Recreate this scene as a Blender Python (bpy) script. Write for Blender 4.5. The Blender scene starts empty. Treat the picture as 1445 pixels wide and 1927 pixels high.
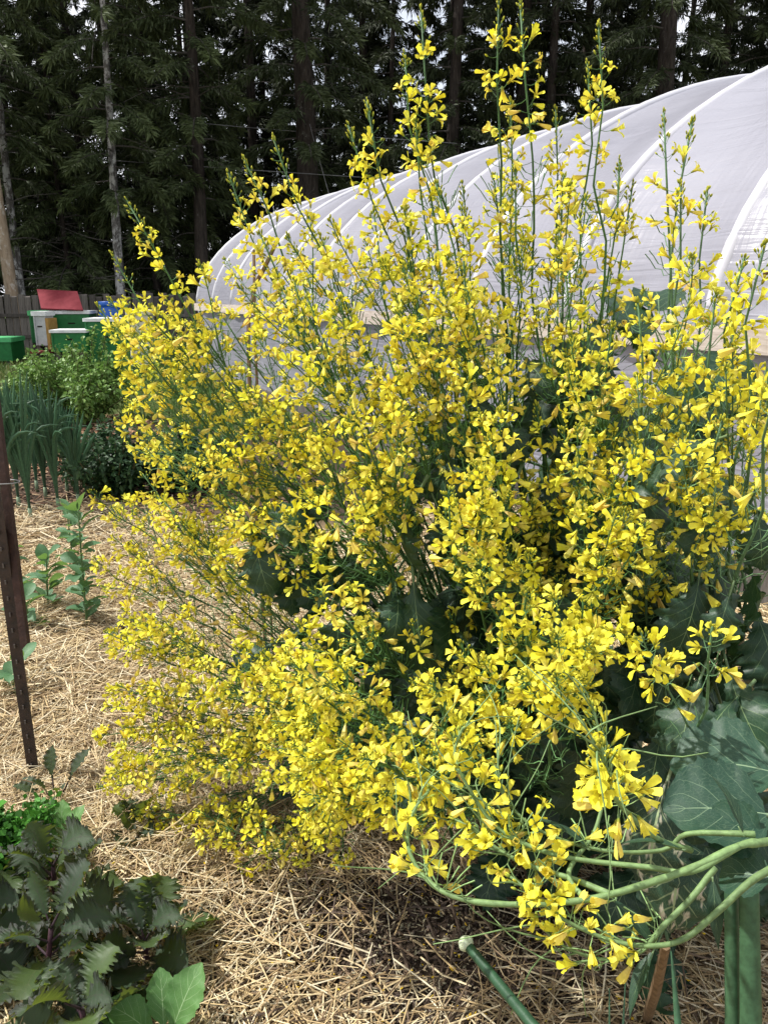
import bpy, math, random
import numpy as np
from mathutils import Vector, Matrix

random.seed(11)
rng = np.random.default_rng(11)
scene = bpy.context.scene
COL = scene.collection

# ------------------------------------------------------------------ camera
CAM_H = 1.60
PITCH = math.radians(15.7)
FPX, CX, CY = 1456.0, 722.5, 963.5          # measured on the 1445 x 1927 photograph
cam_data = bpy.data.cameras.new('camera')
cam_data.sensor_fit = 'VERTICAL'
cam_data.sensor_height = 24.0
cam_data.lens = 24.0 * FPX / 1927.0
cam_data.clip_start = 0.05
cam_data.clip_end = 2000
cam = bpy.data.objects.new('camera', cam_data)
cam.location = (0, 0, CAM_H)
cam.rotation_euler = (math.pi / 2 - PITCH, 0, 0)
COL.objects.link(cam)
scene.camera = cam

# ------------------------------------------------------------------ sky, sun, exposure
SUN_EL = math.radians(56)
SUN_AZ = Vector((-0.93, 0.20, 0)).normalized()           # horizontal direction towards the sun
sun_dir = Vector((SUN_AZ.x * math.cos(SUN_EL), SUN_AZ.y * math.cos(SUN_EL), math.sin(SUN_EL)))
world = bpy.data.worlds.new('World')
scene.world = world
world.use_nodes = True
wn, wl = world.node_tree.nodes, world.node_tree.links
wn.clear()
w_out = wn.new('ShaderNodeOutputWorld')
w_bg = wn.new('ShaderNodeBackground')
w_sky = wn.new('ShaderNodeTexSky')
w_sky.sky_type = 'NISHITA'
w_sky.sun_disc = False
w_sky.sun_elevation = SUN_EL
w_sky.sun_rotation = math.atan2(SUN_AZ.x, SUN_AZ.y)
w_sky.air_density = 1.0
w_sky.dust_density = 4.0
w_sky.ozone_density = 1.0
w_bg.inputs['Strength'].default_value = 0.12
# thin white cloud over the clear sky
w_tc = wn.new('ShaderNodeTexCoord')
w_nz = wn.new('ShaderNodeTexNoise')
w_nz.inputs['Scale'].default_value = 2.6
w_nz.inputs['Detail'].default_value = 5
w_rp = wn.new('ShaderNodeMapRange')
w_rp.inputs['From Min'].default_value = 0.30
w_rp.inputs['From Max'].default_value = 0.62
w_rp.inputs['To Min'].default_value = 0.35
w_rp.inputs['To Max'].default_value = 0.95
w_mx = wn.new('ShaderNodeMix')
w_mx.data_type = 'RGBA'
w_mx.inputs[7].default_value = (6.6, 6.7, 7.1, 1)
wl.new(w_tc.outputs['Generated'], w_nz.inputs['Vector'])
wl.new(w_nz.outputs['Fac'], w_rp.inputs['Value'])
wl.new(w_rp.outputs[0], w_mx.inputs[0])
wl.new(w_sky.outputs[0], w_mx.inputs[6])
wl.new(w_mx.outputs[2], w_bg.inputs[0])
wl.new(w_bg.outputs[0], w_out.inputs[0])
sun_data = bpy.data.lights.new('sun', 'SUN')
sun_data.energy = 4.2
sun_data.angle = math.radians(1.2)
sun_data.color = (1.0, 0.97, 0.92)
sun = bpy.data.objects.new('sun', sun_data)
sun.rotation_euler = sun_dir.to_track_quat('Z', 'Y').to_euler()
sun.location = (-20, 5, 30)
COL.objects.link(sun)
scene.view_settings.view_transform = 'Standard'
scene.view_settings.look = 'None'
scene.view_settings.exposure = 0.70
scene.view_settings.gamma = 1.0
scene.view_settings.use_curve_mapping = False
scene.cycles.max_bounces = 6
scene.cycles.diffuse_bounces = 3
scene.cycles.glossy_bounces = 2
scene.cycles.transmission_bounces = 3

# ------------------------------------------------------------------ geometry helpers
SP, CP = math.sin(PITCH), math.cos(PITCH)


def ray(u, v):
    a, b = (u - CX) / FPX, (CY - v) / FPX
    return np.array([a, CP + b * SP, -SP + b * CP])


def at(u, v, t):
    """World point seen at photograph pixel (u, v), t metres deep along the view axis."""
    return np.array([0, 0, CAM_H]) + ray(u, v) * t


def on_ground(u, v, z=0.0):
    r = ray(u, v)
    t = (z - CAM_H) / r[2]
    return at(u, v, t)


def at_y(u, v, y):
    r = ray(u, v)
    return at(u, v, y / r[1])


def project(P):
    P = np.asarray(P, float)
    y, z = P[..., 1], P[..., 2] - CAM_H
    f = y * CP - z * SP
    up = y * SP + z * CP
    return CX + FPX * P[..., 0] / f, CY - FPX * up / f, f


def nrm(v):
    v = np.asarray(v, float)
    return v / (np.linalg.norm(v, axis=-1, keepdims=True) + 1e-12)


class Geo:
    """Collects vertices, faces, point colours and leaf coordinates for one mesh."""

    def __init__(self):
        self.V, self.F, self.C, self.L, self.n = [], [], [], [], 0

    def add(self, V, F, C=(0.5, 0.5, 0.5), L=None):
        V = np.asarray(V, float).reshape(-1, 3)
        m = len(V)
        C = np.asarray(C, float)
        if C.ndim == 1:
            C = np.tile(C, (m, 1))
        if L is None:
            L = np.zeros((m, 3))
        if isinstance(F, (list, tuple)):
            for f in F:
                self.F.append(np.asarray(f, int).reshape(len(f), -1) + self.n)
        else:
            self.F.append(np.asarray(F, int) + self.n)
        self.V.append(V); self.C.append(C[:, :3]); self.L.append(L); self.n += m
        return self

    def mesh(self, name, mat, smooth=False):
        me = bpy.data.meshes.new(name)
        V = np.concatenate(self.V); C = np.concatenate(self.C); L = np.concatenate(self.L)
        loops, sizes = [], []
        for f in self.F:
            loops.append(f.ravel()); sizes.append(np.full(len(f), f.shape[1]))
        loops = np.concatenate(loops).astype(np.int32); sizes = np.concatenate(sizes).astype(np.int32)
        starts = np.concatenate([[0], np.cumsum(sizes)[:-1]]).astype(np.int32)
        me.vertices.add(len(V)); me.vertices.foreach_set('co', V.astype(np.float32).ravel())
        me.loops.add(len(loops)); me.loops.foreach_set('vertex_index', loops)
        me.polygons.add(len(sizes)); me.polygons.foreach_set('loop_start', starts)
        me.polygons.foreach_set('use_smooth', np.full(len(sizes), bool(smooth)))
        ca = me.attributes.new('Col', 'FLOAT_COLOR', 'POINT')
        ca.data.foreach_set('color', np.concatenate([C, np.ones((len(C), 1))], 1).astype(np.float32).ravel())
        la = me.attributes.new('lc', 'FLOAT_VECTOR', 'POINT')
        la.data.foreach_set('vector', L.astype(np.float32).ravel())
        me.materials.append(mat)
        me.update(calc_edges=True)
        return me

    def build(self, name, mat, parent=None, smooth=False, loc=None):
        me = self.mesh(name, mat, smooth)
        return link(name, me, parent, loc)


def link(name, me, parent=None, loc=None):
    o = bpy.data.objects.new(name, me)
    COL.objects.link(o)
    if parent is not None:
        o.parent = parent
    if loc is not None:
        o.location = loc
    return o


def tag(o, label=None, cat=None, group=None, kind=None):
    if label: o['label'] = label
    if cat: o['category'] = cat
    if group: o['group'] = group
    if kind: o['kind'] = kind
    return o


def thing(name, label, cat, loc=(0, 0, 0), rz=0.0, group=None):
    o = bpy.data.objects.new(name, None)
    o.empty_display_size = 0.1
    COL.objects.link(o)
    o.location = loc
    o.rotation_euler = (0, 0, rz)
    return tag(o, label, cat, group)


def dup(root, loc, rz, label=None, scale=1.0):
    r = root.copy(); COL.objects.link(r)
    r.location = loc; r.rotation_euler = (0, 0, rz); r.scale = (scale,) * 3
    if label: r['label'] = label
    for ch in list(root.children):
        c = ch.copy(); COL.objects.link(c); c.parent = r
        for g in list(ch.children):
            d = g.copy(); COL.objects.link(d); d.parent = c
    return r


def frames(P):
    P = np.asarray(P, float)
    T = np.gradient(P, axis=0); T = nrm(T)
    ref = np.array([0.31, 0.17, 0.93]) if abs(T[0][2]) < 0.9 else np.array([0.95, 0.2, 0.1])
    N = nrm(np.cross(T, ref)); B = np.cross(T, N)
    return T, N, B


def tube(P, R, k=5, cap=True):
    """Tube along the polyline P with radii R; returns V, faces."""
    P = np.asarray(P, float); n = len(P)
    R = np.broadcast_to(np.asarray(R, float), (n,))
    T, N, B = frames(P)
    a = np.arange(k) * 2 * math.pi / k
    V = P[:, None, :] + R[:, None, None] * (N[:, None, :] * np.cos(a)[None, :, None] + B[:, None, :] * np.sin(a)[None, :, None])
    V = V.reshape(-1, 3)
    i = np.arange(n - 1)[:, None] * k; j = np.arange(k)[None, :]; j2 = (j + 1) % k
    F = np.stack([i + j, i + j2, i + k + j2, i + k + j], -1).reshape(-1, 4)
    if cap:
        V = np.concatenate([V, P[:1], P[-1:]])
        c0, c1 = n * k, n * k + 1
        jj = np.arange(k); jn = (jj + 1) % k
        T3 = np.concatenate([np.stack([np.full(k, c0), jn, jj], 1), np.stack([np.full(k, c1), (n - 1) * k + jj, (n - 1) * k + jn], 1)])
        return V, (F, T3)
    return V, (F,)


def bez(p0, p1, p2, p3, n=14):
    t = np.linspace(0, 1, n)[:, None]
    return (1 - t) ** 3 * p0 + 3 * (1 - t) ** 2 * t * p1 + 3 * (1 - t) * t ** 2 * p2 + t ** 3 * p3


def spline(pts, n=24):
    """Catmull-Rom through pts."""
    P = np.asarray(pts, float)
    Q = np.vstack([2 * P[0] - P[1], P, 2 * P[-1] - P[-2]])
    out = []
    segs = len(P) - 1
    per = max(2, n // segs)
    for i in range(segs):
        a, b, c, d = Q[i:i + 4]
        t = np.linspace(0, 1, per, endpoint=(i == segs - 1))[:, None]
        out.append(0.5 * (2 * b + (c - a) * t + (2 * a - 5 * b + 4 * c - d) * t ** 2 + (3 * b - a - 3 * c + d) * t ** 3))
    return np.vstack(out)


def box(sx, sy, sz, o=(0, 0, 0), bev=0.0):
    """Box centred in x, y and standing on z = 0, with chamfered vertical edges when bev > 0."""
    x, y = sx / 2, sy / 2
    if bev <= 0:
        ring = [(-x, -y), (x, -y), (x, y), (-x, y)]
    else:
        b = bev
        ring = [(-x + b, -y), (x - b, -y), (x, -y + b), (x, y - b), (x - b, y), (-x + b, y), (-x, y - b), (-x, -y + b)]
    k = len(ring)
    V = [(a, b_, 0) for a, b_ in ring] + [(a, b_, sz) for a, b_ in ring]
    V = np.array(V) + np.array(o)
    j = np.arange(k); jn = (j + 1) % k
    Q = np.stack([j, jn, k + jn, k + j], 1)
    caps = np.array([j[::-1], k + j])
    return V, (Q, caps)


def grid_faces(nx, ny):
    i = np.arange(ny - 1)[:, None] * nx; j = np.arange(nx - 1)[None, :]
    return np.stack([i + j, i + j + 1, i + nx + j + 1, i + nx + j], -1).reshape(-1, 4)


def instances(tpl, M, T, tint=None):
    """Vectorised copies of a template (V, [faces], C): M (n,3,3), T (n,3), tint (n,3)."""
    V, Fs, C = tpl
    n, m = len(T), len(V)
    W = np.einsum('nij,mj->nmi', M, V) + T[:, None, :]
    off = (np.arange(n) * m)
    F = [(f[None] + off[:, None, None]).reshape(-1, f.shape[1]) for f in Fs]
    CC = np.broadcast_to(C[None], (n, m, 3))
    if tint is not None:
        CC = CC * tint[:, None, :]
    return W.reshape(-1, 3), F, CC.reshape(-1, 3)


def basis(Z, spin=None):
    """Rotation matrices whose third column is Z."""
    Z = nrm(Z)
    ref = np.where(np.abs(Z[:, 2:3]) < 0.95, np.array([[0, 0, 1.0]]), np.array([[1.0, 0, 0]]))
    X = nrm(np.cross(ref, Z)); Y = np.cross(Z, X)
    if spin is not None:
        c, s = np.cos(spin)[:, None], np.sin(spin)[:, None]
        X, Y = X * c + Y * s, Y * c - X * s
    return np.stack([X, Y, Z], -1)


# ------------------------------------------------------------------ materials
MAT = {}


class NT:
    def __init__(self, name):
        self.m = bpy.data.materials.new(name)
        self.m.use_nodes = True
        self.t = self.m.node_tree
        self.t.nodes.clear()
        self.out = self.n('OutputMaterial')
        MAT[name] = self.m

    def n(self, kind, **kw):
        nd = self.t.nodes.new('ShaderNode' + kind)
        for k, v in kw.items():
            if k.startswith('_'):
                setattr(nd, k[1:], v)
            else:
                key = k.replace('__', ' ')
                nd.inputs[key].default_value = v
        return nd

    def l(self, a, b):
        self.t.links.new(a, b)

    def ramp(self, fac, stops):
        r = self.n('ValToRGB')
        e = r.color_ramp.elements
        while len(e) < len(stops):
            e.new(0.5)
        for el, (p, c) in zip(e, stops):
            el.position = p
            el.color = (*c, 1) if len(c) == 3 else c
        self.l(fac, r.inputs[0])
        return r.outputs[0]

    def mix(self, fac, a, b, mode='MIX'):
        m = self.n('Mix', _data_type='RGBA', _blend_type=mode)
        for s, x in ((m.inputs[0], fac), (m.inputs[6], a), (m.inputs[7], b)):
            if hasattr(x, 'is_output') or hasattr(x, 'links'):
                self.l(x, s)
            else:
                s.default_value = x if isinstance(x, (int, float)) else (*x, 1)
        return m.outputs[2]

    def math(self, op, a, b=0.0, c=0.0):
        m = self.n('Math', _operation=op)
        for s, x in zip(m.inputs, (a, b, c)):
            if hasattr(x, 'links'):
                self.l(x, s)
            else:
                s.default_value = x
        return m.outputs[0]

    def noise(self, scale, detail=4, rough=0.6, vec=None, dist=0.0):
        nd = self.n('TexNoise', Scale=scale, Detail=detail, Roughness=rough, Distortion=dist)
        if vec is not None:
            self.l(vec, nd.inputs['Vector'])
        return nd.outputs['Fac']

    def coord(self, kind='Object', scale=None):
        c = self.n('TexCoord').outputs[kind]
        if scale is not None:
            mp = self.n('Mapping')
            mp.inputs['Scale'].default_value = scale
            self.l(c, mp.inputs[0])
            c = mp.outputs[0]
        return c

    def bump(self, h, strength=0.4, dist=0.01):
        b = self.n('Bump', Strength=strength, Distance=dist)
        self.l(h, b.inputs['Height'])
        return b.outputs[0]

    def finish(self, color, rough=0.6, spec=0.3, transl=0.0, normal=None, tcol=None, metallic=0.0):
        p = self.n('BsdfPrincipled')
        p.inputs['Specular IOR Level'].default_value = spec
        p.inputs['Metallic'].default_value = metallic
        for key, x in (('Base Color', color), ('Roughness', rough)):
            if hasattr(x, 'links'):
                self.l(x, p.inputs[key])
            else:
                p.inputs[key].default_value = x if isinstance(x, (int, float)) else (*x, 1)
        if normal is not None:
            self.l(normal, p.inputs['Normal'])
        sh = p.outputs[0]
        if transl > 0:
            tr = self.n('BsdfTranslucent')
            tc = tcol if tcol is not None else color
            if hasattr(tc, 'links'):
                self.l(tc, tr.inputs[0])
            else:
                tr.inputs[0].default_value = (*tc, 1)
            if normal is not None:
                self.l(normal, tr.inputs['Normal'])
            ms = self.n('MixShader')
            ms.inputs[0].default_value = transl
            self.l(sh, ms.inputs[1]); self.l(tr.outputs[0], ms.inputs[2])
            sh = ms.outputs[0]
        self.l(sh, self.out.inputs[0])
        return self.m


def attr_mat(name, rough=0.6, spec=0.25, transl=0.0, nscale=40.0, namt=0.35, bump=0.0, coord='Object'):
    t = NT(name)
    c = t.n('Attribute', _attribute_name='Col').outputs['Color']
    nz = t.noise(nscale, 3, 0.6, t.coord(coord))
    k = t.ramp(nz, [(0.25, (1 - namt,) * 3), (0.75, (1 + namt * 0.5,) * 3)])
    col = t.mix(1.0, c, k, 'MULTIPLY')
    nor = t.bump(nz, bump, 0.004) if bump > 0 else None
    return t.finish(col, rough, spec, transl, nor)


def leaf_mat(name, dark, light, vein, nveins=7.0, slant=0.55, rough=0.45, transl=0.22, veinw=0.06, blotch=None, edge=None, tcol=None):
    """Leaf blade with midrib and side veins following the leaf coordinates (x across -1..1, y along 0..1)."""
    t = NT(name)
    lc = t.n('Attribute', _attribute_name='lc').outputs['Vector']
    sx = t.n('SeparateXYZ'); t.l(lc, sx.inputs[0])
    ax = t.math('ABSOLUTE', sx.outputs[0])
    y = sx.outputs[1]
    rnd = t.n('ObjectInfo').outputs['Random']
    nz = t.noise(6.0, 4, 0.6, t.coord('Object'))
    nz2 = t.noise(55.0, 3, 0.6, t.coord('Object'))
    warp = t.math('MULTIPLY', t.math('SUBTRACT', t.noise(14.0, 2, 0.5, t.coord('Object')), 0.5), 0.10)
    q = t.math('ADD', t.math('SUBTRACT', y, t.math('MULTIPLY', ax, slant * 0.5)), warp)
    fr = t.math('FRACT', t.math('MULTIPLY', q, nveins))
    tri = t.math('ABSOLUTE', t.math('SUBTRACT', fr, 0.5))
    w = t.math('MULTIPLY', t.math('SUBTRACT', 1.15, ax), veinw * 1.2)
    side = t.math('LESS_THAN', tri, w)
    mid = t.math('LESS_THAN', ax, t.math('MULTIPLY', t.math('SUBTRACT', 1.1, y), veinw * 0.9))
    fine = t.n('TexVoronoi', _feature='DISTANCE_TO_EDGE', Scale=16.0)
    t.l(lc, fine.inputs['Vector'])
    fv = t.math('LESS_THAN', fine.outputs[0], 0.035)
    vv = t.math('MAXIMUM', t.math('MULTIPLY', side, 0.55), mid)
    vv = t.math('MAXIMUM', vv, t.math('MULTIPLY', fv, 0.14))
    base = t.mix(t.math('ADD', t.math('MULTIPLY', nz, 0.8), t.math('MULTIPLY', t.math('SUBTRACT', rnd, 0.5), 0.5)), dark, light)
    if edge is not None:
        base = t.mix(t.ramp(ax, [(0.55, (0, 0, 0)), (1.0, (1, 1, 1))]), base, edge)
    if blotch is not None:
        bz = t.math('SUBTRACT', t.noise(3.2, 3, 0.55, lc, 0.15), t.math('MULTIPLY', ax, 0.10))
        base = t.mix(t.ramp(bz, [(0.50, (0, 0, 0)), (0.56, (1, 1, 1))]), base, blotch)
    col = t.mix(vv, base, vein)
    col = t.mix(0.5, col, t.mix(nz2, (0.55,) * 3, (1.25,) * 3), 'MULTIPLY')
    h = t.math('ADD', t.math('MULTIPLY', vv, -0.6), t.math('MULTIPLY', nz2, 0.5))
    return t.finish(col, rough, 0.35, transl, t.bump(h, 0.35, 0.004), tcol)


def simple_mat(name, a, b, nscale=12, rough=0.6, spec=0.3, bump=0.15, stretch=None, transl=0.0, rnd=0.0, metallic=0.0, det=5):
    t = NT(name)
    nz = t.noise(nscale, det, 0.65, t.coord('Object', stretch))
    col = t.mix(t.ramp(nz, [(0.3, (0, 0, 0)), (0.7, (1, 1, 1))]), a, b)
    if rnd > 0:
        r = t.n('ObjectInfo').outputs['Random']
        k = t.ramp(r, [(0, (1 - rnd,) * 3), (1, (1 + rnd,) * 3)])
        col = t.mix(1.0, col, k, 'MULTIPLY')
    return t.finish(col, rough, spec, transl, t.bump(nz, bump, 0.01) if bump else None, metallic=metallic)


attr_mat('petal', rough=0.55, spec=0.15, transl=0.34, nscale=160, namt=0.16)
attr_mat('stem', rough=0.55, spec=0.25, transl=0.0, nscale=110, namt=0.35, bump=0.3)
attr_mat('foliage', rough=0.5, spec=0.3, transl=0.28, nscale=7, namt=0.35)
attr_mat('strap', rough=0.52, spec=0.35, transl=0.15, nscale=70, namt=0.4, bump=0.2)
attr_mat('straw', rough=0.6, spec=0.25, transl=0.10, nscale=90, namt=0.3)
attr_mat('needles', rough=0.6, spec=0.2, transl=0.12, nscale=0.9, namt=0.45)
attr_mat('chips', rough=0.85, spec=0.1, transl=0.0, nscale=50, namt=0.4)
leaf_mat('kale_leaf', (0.010, 0.034, 0.018), (0.028, 0.072, 0.036), (0.16, 0.24, 0.11), 6, 0.7, 0.45, 0.16, 0.028, tcol=(0.06, 0.14, 0.03))
leaf_mat('round_leaf', (0.014, 0.045, 0.028), (0.032, 0.082, 0.050), (0.20, 0.29, 0.17), 4.5, 1.1, 0.5, 0.16, 0.022, tcol=(0.08, 0.2, 0.06))
leaf_mat('variegated_leaf', (0.014, 0.044, 0.026), (0.036, 0.085, 0.046), (0.30, 0.38, 0.20), 7, 0.6, 0.45, 0.18, 0.06, blotch=(0.50, 0.47, 0.36))
leaf_mat('purple_leaf', (0.020, 0.040, 0.022), (0.048, 0.090, 0.034), (0.060, 0.034, 0.046), 5, 0.9, 0.6, 0.32, 0.022, edge=(0.036, 0.040, 0.034), tcol=(0.15, 0.20, 0.02))
leaf_mat('olive_leaf', (0.035, 0.065, 0.022), (0.085, 0.14, 0.045), (0.09, 0.10, 0.05), 5, 0.9, 0.5, 0.34, 0.02, edge=(0.055, 0.075, 0.045), tcol=(0.20, 0.28, 0.03))
leaf_mat('seedling_leaf', (0.08, 0.19, 0.055), (0.14, 0.29, 0.085), (0.36, 0.50, 0.26), 6, 0.7, 0.5, 0.28, 0.03, tcol=(0.2, 0.38, 0.05))
leaf_mat('bean_leaf', (0.05, 0.13, 0.06), (0.10, 0.22, 0.10), (0.16, 0.28, 0.14), 6, 0.7, 0.5, 0.3, 0.03, tcol=(0.18, 0.32, 0.06))


def bark_mat(name, a, b, lichen, amount):
    t = NT(name)
    v = t.coord('Object', (1, 1, 0.18))
    nz = t.noise(14, 6, 0.7, v)
    col = t.mix(t.ramp(nz, [(0.35, (0, 0, 0)), (0.65, (1, 1, 1))]), a, b)
    li = t.noise(5.0, 6, 0.75, t.coord('Object', (1, 1, 0.6)))
    col = t.mix(t.ramp(li, [(amount, (0, 0, 0)), (amount + 0.10, (1, 1, 1))]), col, lichen)
    return t.finish(col, 0.9, 0.1, 0, t.bump(nz, 0.8, 0.03))


bark_mat('bark_dark', (0.018, 0.015, 0.013), (0.06, 0.05, 0.042), (0.13, 0.13, 0.12), 0.60)
bark_mat('bark_lichen', (0.05, 0.046, 0.042), (0.15, 0.14, 0.13), (0.42, 0.42, 0.40), 0.47)
bark_mat('bark_peeled', (0.24, 0.18, 0.12), (0.40, 0.31, 0.22), (0.48, 0.43, 0.36), 0.52)
simple_mat('twig', (0.04, 0.036, 0.032), (0.12, 0.11, 0.10), 20, 0.9, 0.1, 0.2)
simple_mat('fence_wood', (0.055, 0.048, 0.043), (0.15, 0.135, 0.12), 7, 0.9, 0.1, 0.4, (6, 6, 0.5), rnd=0.35)
simple_mat('board_wood', (0.36, 0.30, 0.25), (0.58, 0.52, 0.46), 6, 0.8, 0.2, 0.3, (1, 1, 8), rnd=0.15)
simple_mat('stake_wood', (0.10, 0.065, 0.035), (0.24, 0.16, 0.09), 14, 0.85, 0.15, 0.5, (5, 5, 0.6))
simple_mat('hive_green', (0.006, 0.095, 0.022), (0.012, 0.15, 0.036), 9, 0.5, 0.35, 0.1, rnd=0.12)
simple_mat('hive_lid_green', (0.05, 0.32, 0.11), (0.10, 0.42, 0.17), 9, 0.5, 0.35, 0.1)
simple_mat('hive_white', (0.52, 0.53, 0.53), (0.74, 0.75, 0.75), 9, 0.5, 0.3, 0.1)
simple_mat('hive_cream', (0.55, 0.50, 0.36), (0.72, 0.68, 0.54), 8, 0.6, 0.25, 0.15)
simple_mat('hive_grey', (0.30, 0.31, 0.32), (0.46, 0.46, 0.46), 8, 0.6, 0.25, 0.1)
simple_mat('hive_orange', (0.26, 0.14, 0.04), (0.38, 0.23, 0.07), 12, 0.7, 0.2, 0.1)
simple_mat('red_board', (0.12, 0.012, 0.018), (0.18, 0.026, 0.034), 7, 0.8, 0.15, 0.1)
simple_mat('recess_shade', (0.01, 0.01, 0.01), (0.03, 0.025, 0.02), 8, 0.9, 0.1, 0)
simple_mat('blue_plastic', (0.012, 0.08, 0.36), (0.022, 0.12, 0.46), 5, 0.4, 0.4, 0.05)
simple_mat('rust', (0.022, 0.012, 0.010), (0.060, 0.030, 0.022), 26, 0.75, 0.3, 0.4, det=8)
simple_mat('post_paint', (0.012, 0.010, 0.009), (0.045, 0.026, 0.020), 22, 0.6, 0.4, 0.4, det=8)
simple_mat('stud_pale', (0.05, 0.04, 0.035), (0.12, 0.10, 0.09), 30, 0.6, 0.4, 0.2)
simple_mat('cable', (0.10, 0.10, 0.10), (0.22, 0.22, 0.22), 10, 0.6, 0.3, 0)
simple_mat('hoop_white', (0.50, 0.50, 0.54), (0.60, 0.60, 0.64), 3, 0.4, 0.4, 0.1, transl=0.2)
simple_mat('clay', (0.40, 0.33, 0.10), (0.62, 0.55, 0.20), 10, 0.6, 0.2, 0.1)
simple_mat('bee_body', (0.02, 0.012, 0.006), (0.14, 0.075, 0.02), 300, 0.6, 0.3, 0.1)
simple_mat('bee_wing', (0.3, 0.28, 0.24), (0.45, 0.42, 0.36), 100, 0.3, 0.5, 0, transl=0.5)
simple_mat('leek_head', (0.34, 0.42, 0.24), (0.56, 0.62, 0.46), 220, 0.6, 0.2, 0.5)

# plastic film
t = NT('film')
v1 = t.coord('Object', (1, 1, 0.35))
n1 = t.noise(1.3, 4, 0.55, v1, 0.6)
lc = t.n('Attribute', _attribute_name='lc').outputs['Vector']
mp = t.n('Mapping'); mp.inputs['Scale'].default_value = (1.0, 14.0, 1.0); mp.inputs['Rotation'].default_value = (0, 0, 0.5)
t.l(lc, mp.inputs[0])
n2 = t.noise(0.9, 3, 0.5, mp.outputs[0], 1.2)
mp2 = t.n('Mapping'); mp2.inputs['Scale'].default_value = (9.0, 1.2, 1.0)
t.l(lc, mp2.inputs[0])
n3 = t.noise(2.2, 2, 0.5, mp2.outputs[0], 0.4)
col = t.mix(n1, (0.20, 0.20, 0.24), (0.39, 0.39, 0.44))
h = t.math('ADD', t.math('MULTIPLY', n2, 0.9), t.math('MULTIPLY', n3, 0.35))
t.finish(col, 0.30, 0.5, 0.25, t.bump(h, 0.30, 0.05), (0.50, 0.50, 0.57))

# ground
t = NT('soil_ground')
oc = t.coord('Object')
sx = t.n('SeparateXYZ'); t.l(oc, sx.inputs[0])
nA = t.noise(2.2, 6, 0.7, oc); nB = t.noise(45, 6, 0.75, oc); nC = t.noise(0.8, 3, 0.5, oc)
soil = t.mix(nB, (0.020, 0.014, 0.010), (0.085, 0.062, 0.045))
strawc = t.mix(nB, (0.16, 0.11, 0.055), (0.44, 0.33, 0.18))
lawn = t.mix(nB, (0.030, 0.048, 0.012), (0.085, 0.115, 0.035))
yy = t.math('ADD', sx.outputs[1], t.math('MULTIPLY', t.math('SUBTRACT', nC, 0.5), 1.2))
m_straw = t.ramp(t.math('DIVIDE', yy, 10.0), [(0.50, (1, 1, 1)), (0.56, (0, 0, 0))])
m_lawn = t.ramp(t.math('DIVIDE', yy, 20.0), [(0.47, (0, 0, 0)), (0.53, (1, 1, 1))])
px_ = t.math('DIVIDE', t.math('SUBTRACT', sx.outputs[0], 0.1), 0.75)
py_ = t.math('DIVIDE', t.math('SUBTRACT', sx.outputs[1], 1.75), 0.55)
rr_ = t.math('ADD', t.math('ADD', t.math('MULTIPLY', px_, px_), t.math('MULTIPLY', py_, py_)), t.math('MULTIPLY', nA, 0.8))
worn_m = t.ramp(t.math('MULTIPLY', rr_, 0.5), [(0.45, (0, 0, 0)), (0.75, (1, 1, 1))])
c = t.mix(m_straw, soil, t.mix(worn_m, soil, strawc))
c = t.mix(m_lawn, c, lawn)
t.finish(c, 0.95, 0.08, 0, t.bump(nB, 0.7, 0.02))


# ------------------------------------------------------------------ ground
def hgt(x, y):
    x, y = np.asarray(x, float), np.asarray(y, float)
    h = 0.030 * np.sin(1.7 * x + 0.6) * np.cos(1.3 * y + 0.4) + 0.016 * np.sin(4.1 * x - 1.2 * y) + 0.010 * np.cos(7.3 * y + 2.1 * x)
    return h * np.clip((30 - np.hypot(x, y)) / 20, 0, 1)


def axis_coords(lo, hi, dense_lo, dense_hi, step):
    d = list(np.arange(dense_lo, dense_hi + 1e-6, step))
    s = step; x = d[-1]
    while x < hi:
        s *= 1.25; x += s; d.append(min(x, hi))
    s = step; x = d[0]
    while x > lo:
        s *= 1.25; x -= s; d.insert(0, max(x, lo))
    return np.array(d)


gx = axis_coords(-300, 300, -5, 4, 0.10)
gy = axis_coords(-60, 600, 0.2, 9, 0.10)
X, Y = np.meshgrid(gx, gy)
G = Geo()
G.add(np.stack([X, Y, hgt(X, Y)], -1).reshape(-1, 3), grid_faces(len(gx), len(gy)))
tag(G.build('ground', MAT['soil_ground'], smooth=True), 'brown garden soil running back to lawn and forest', 'ground', kind='structure')

# ------------------------------------------------------------------ straw mulch
base_xy = np.array([0.30, 2.0])


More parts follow.
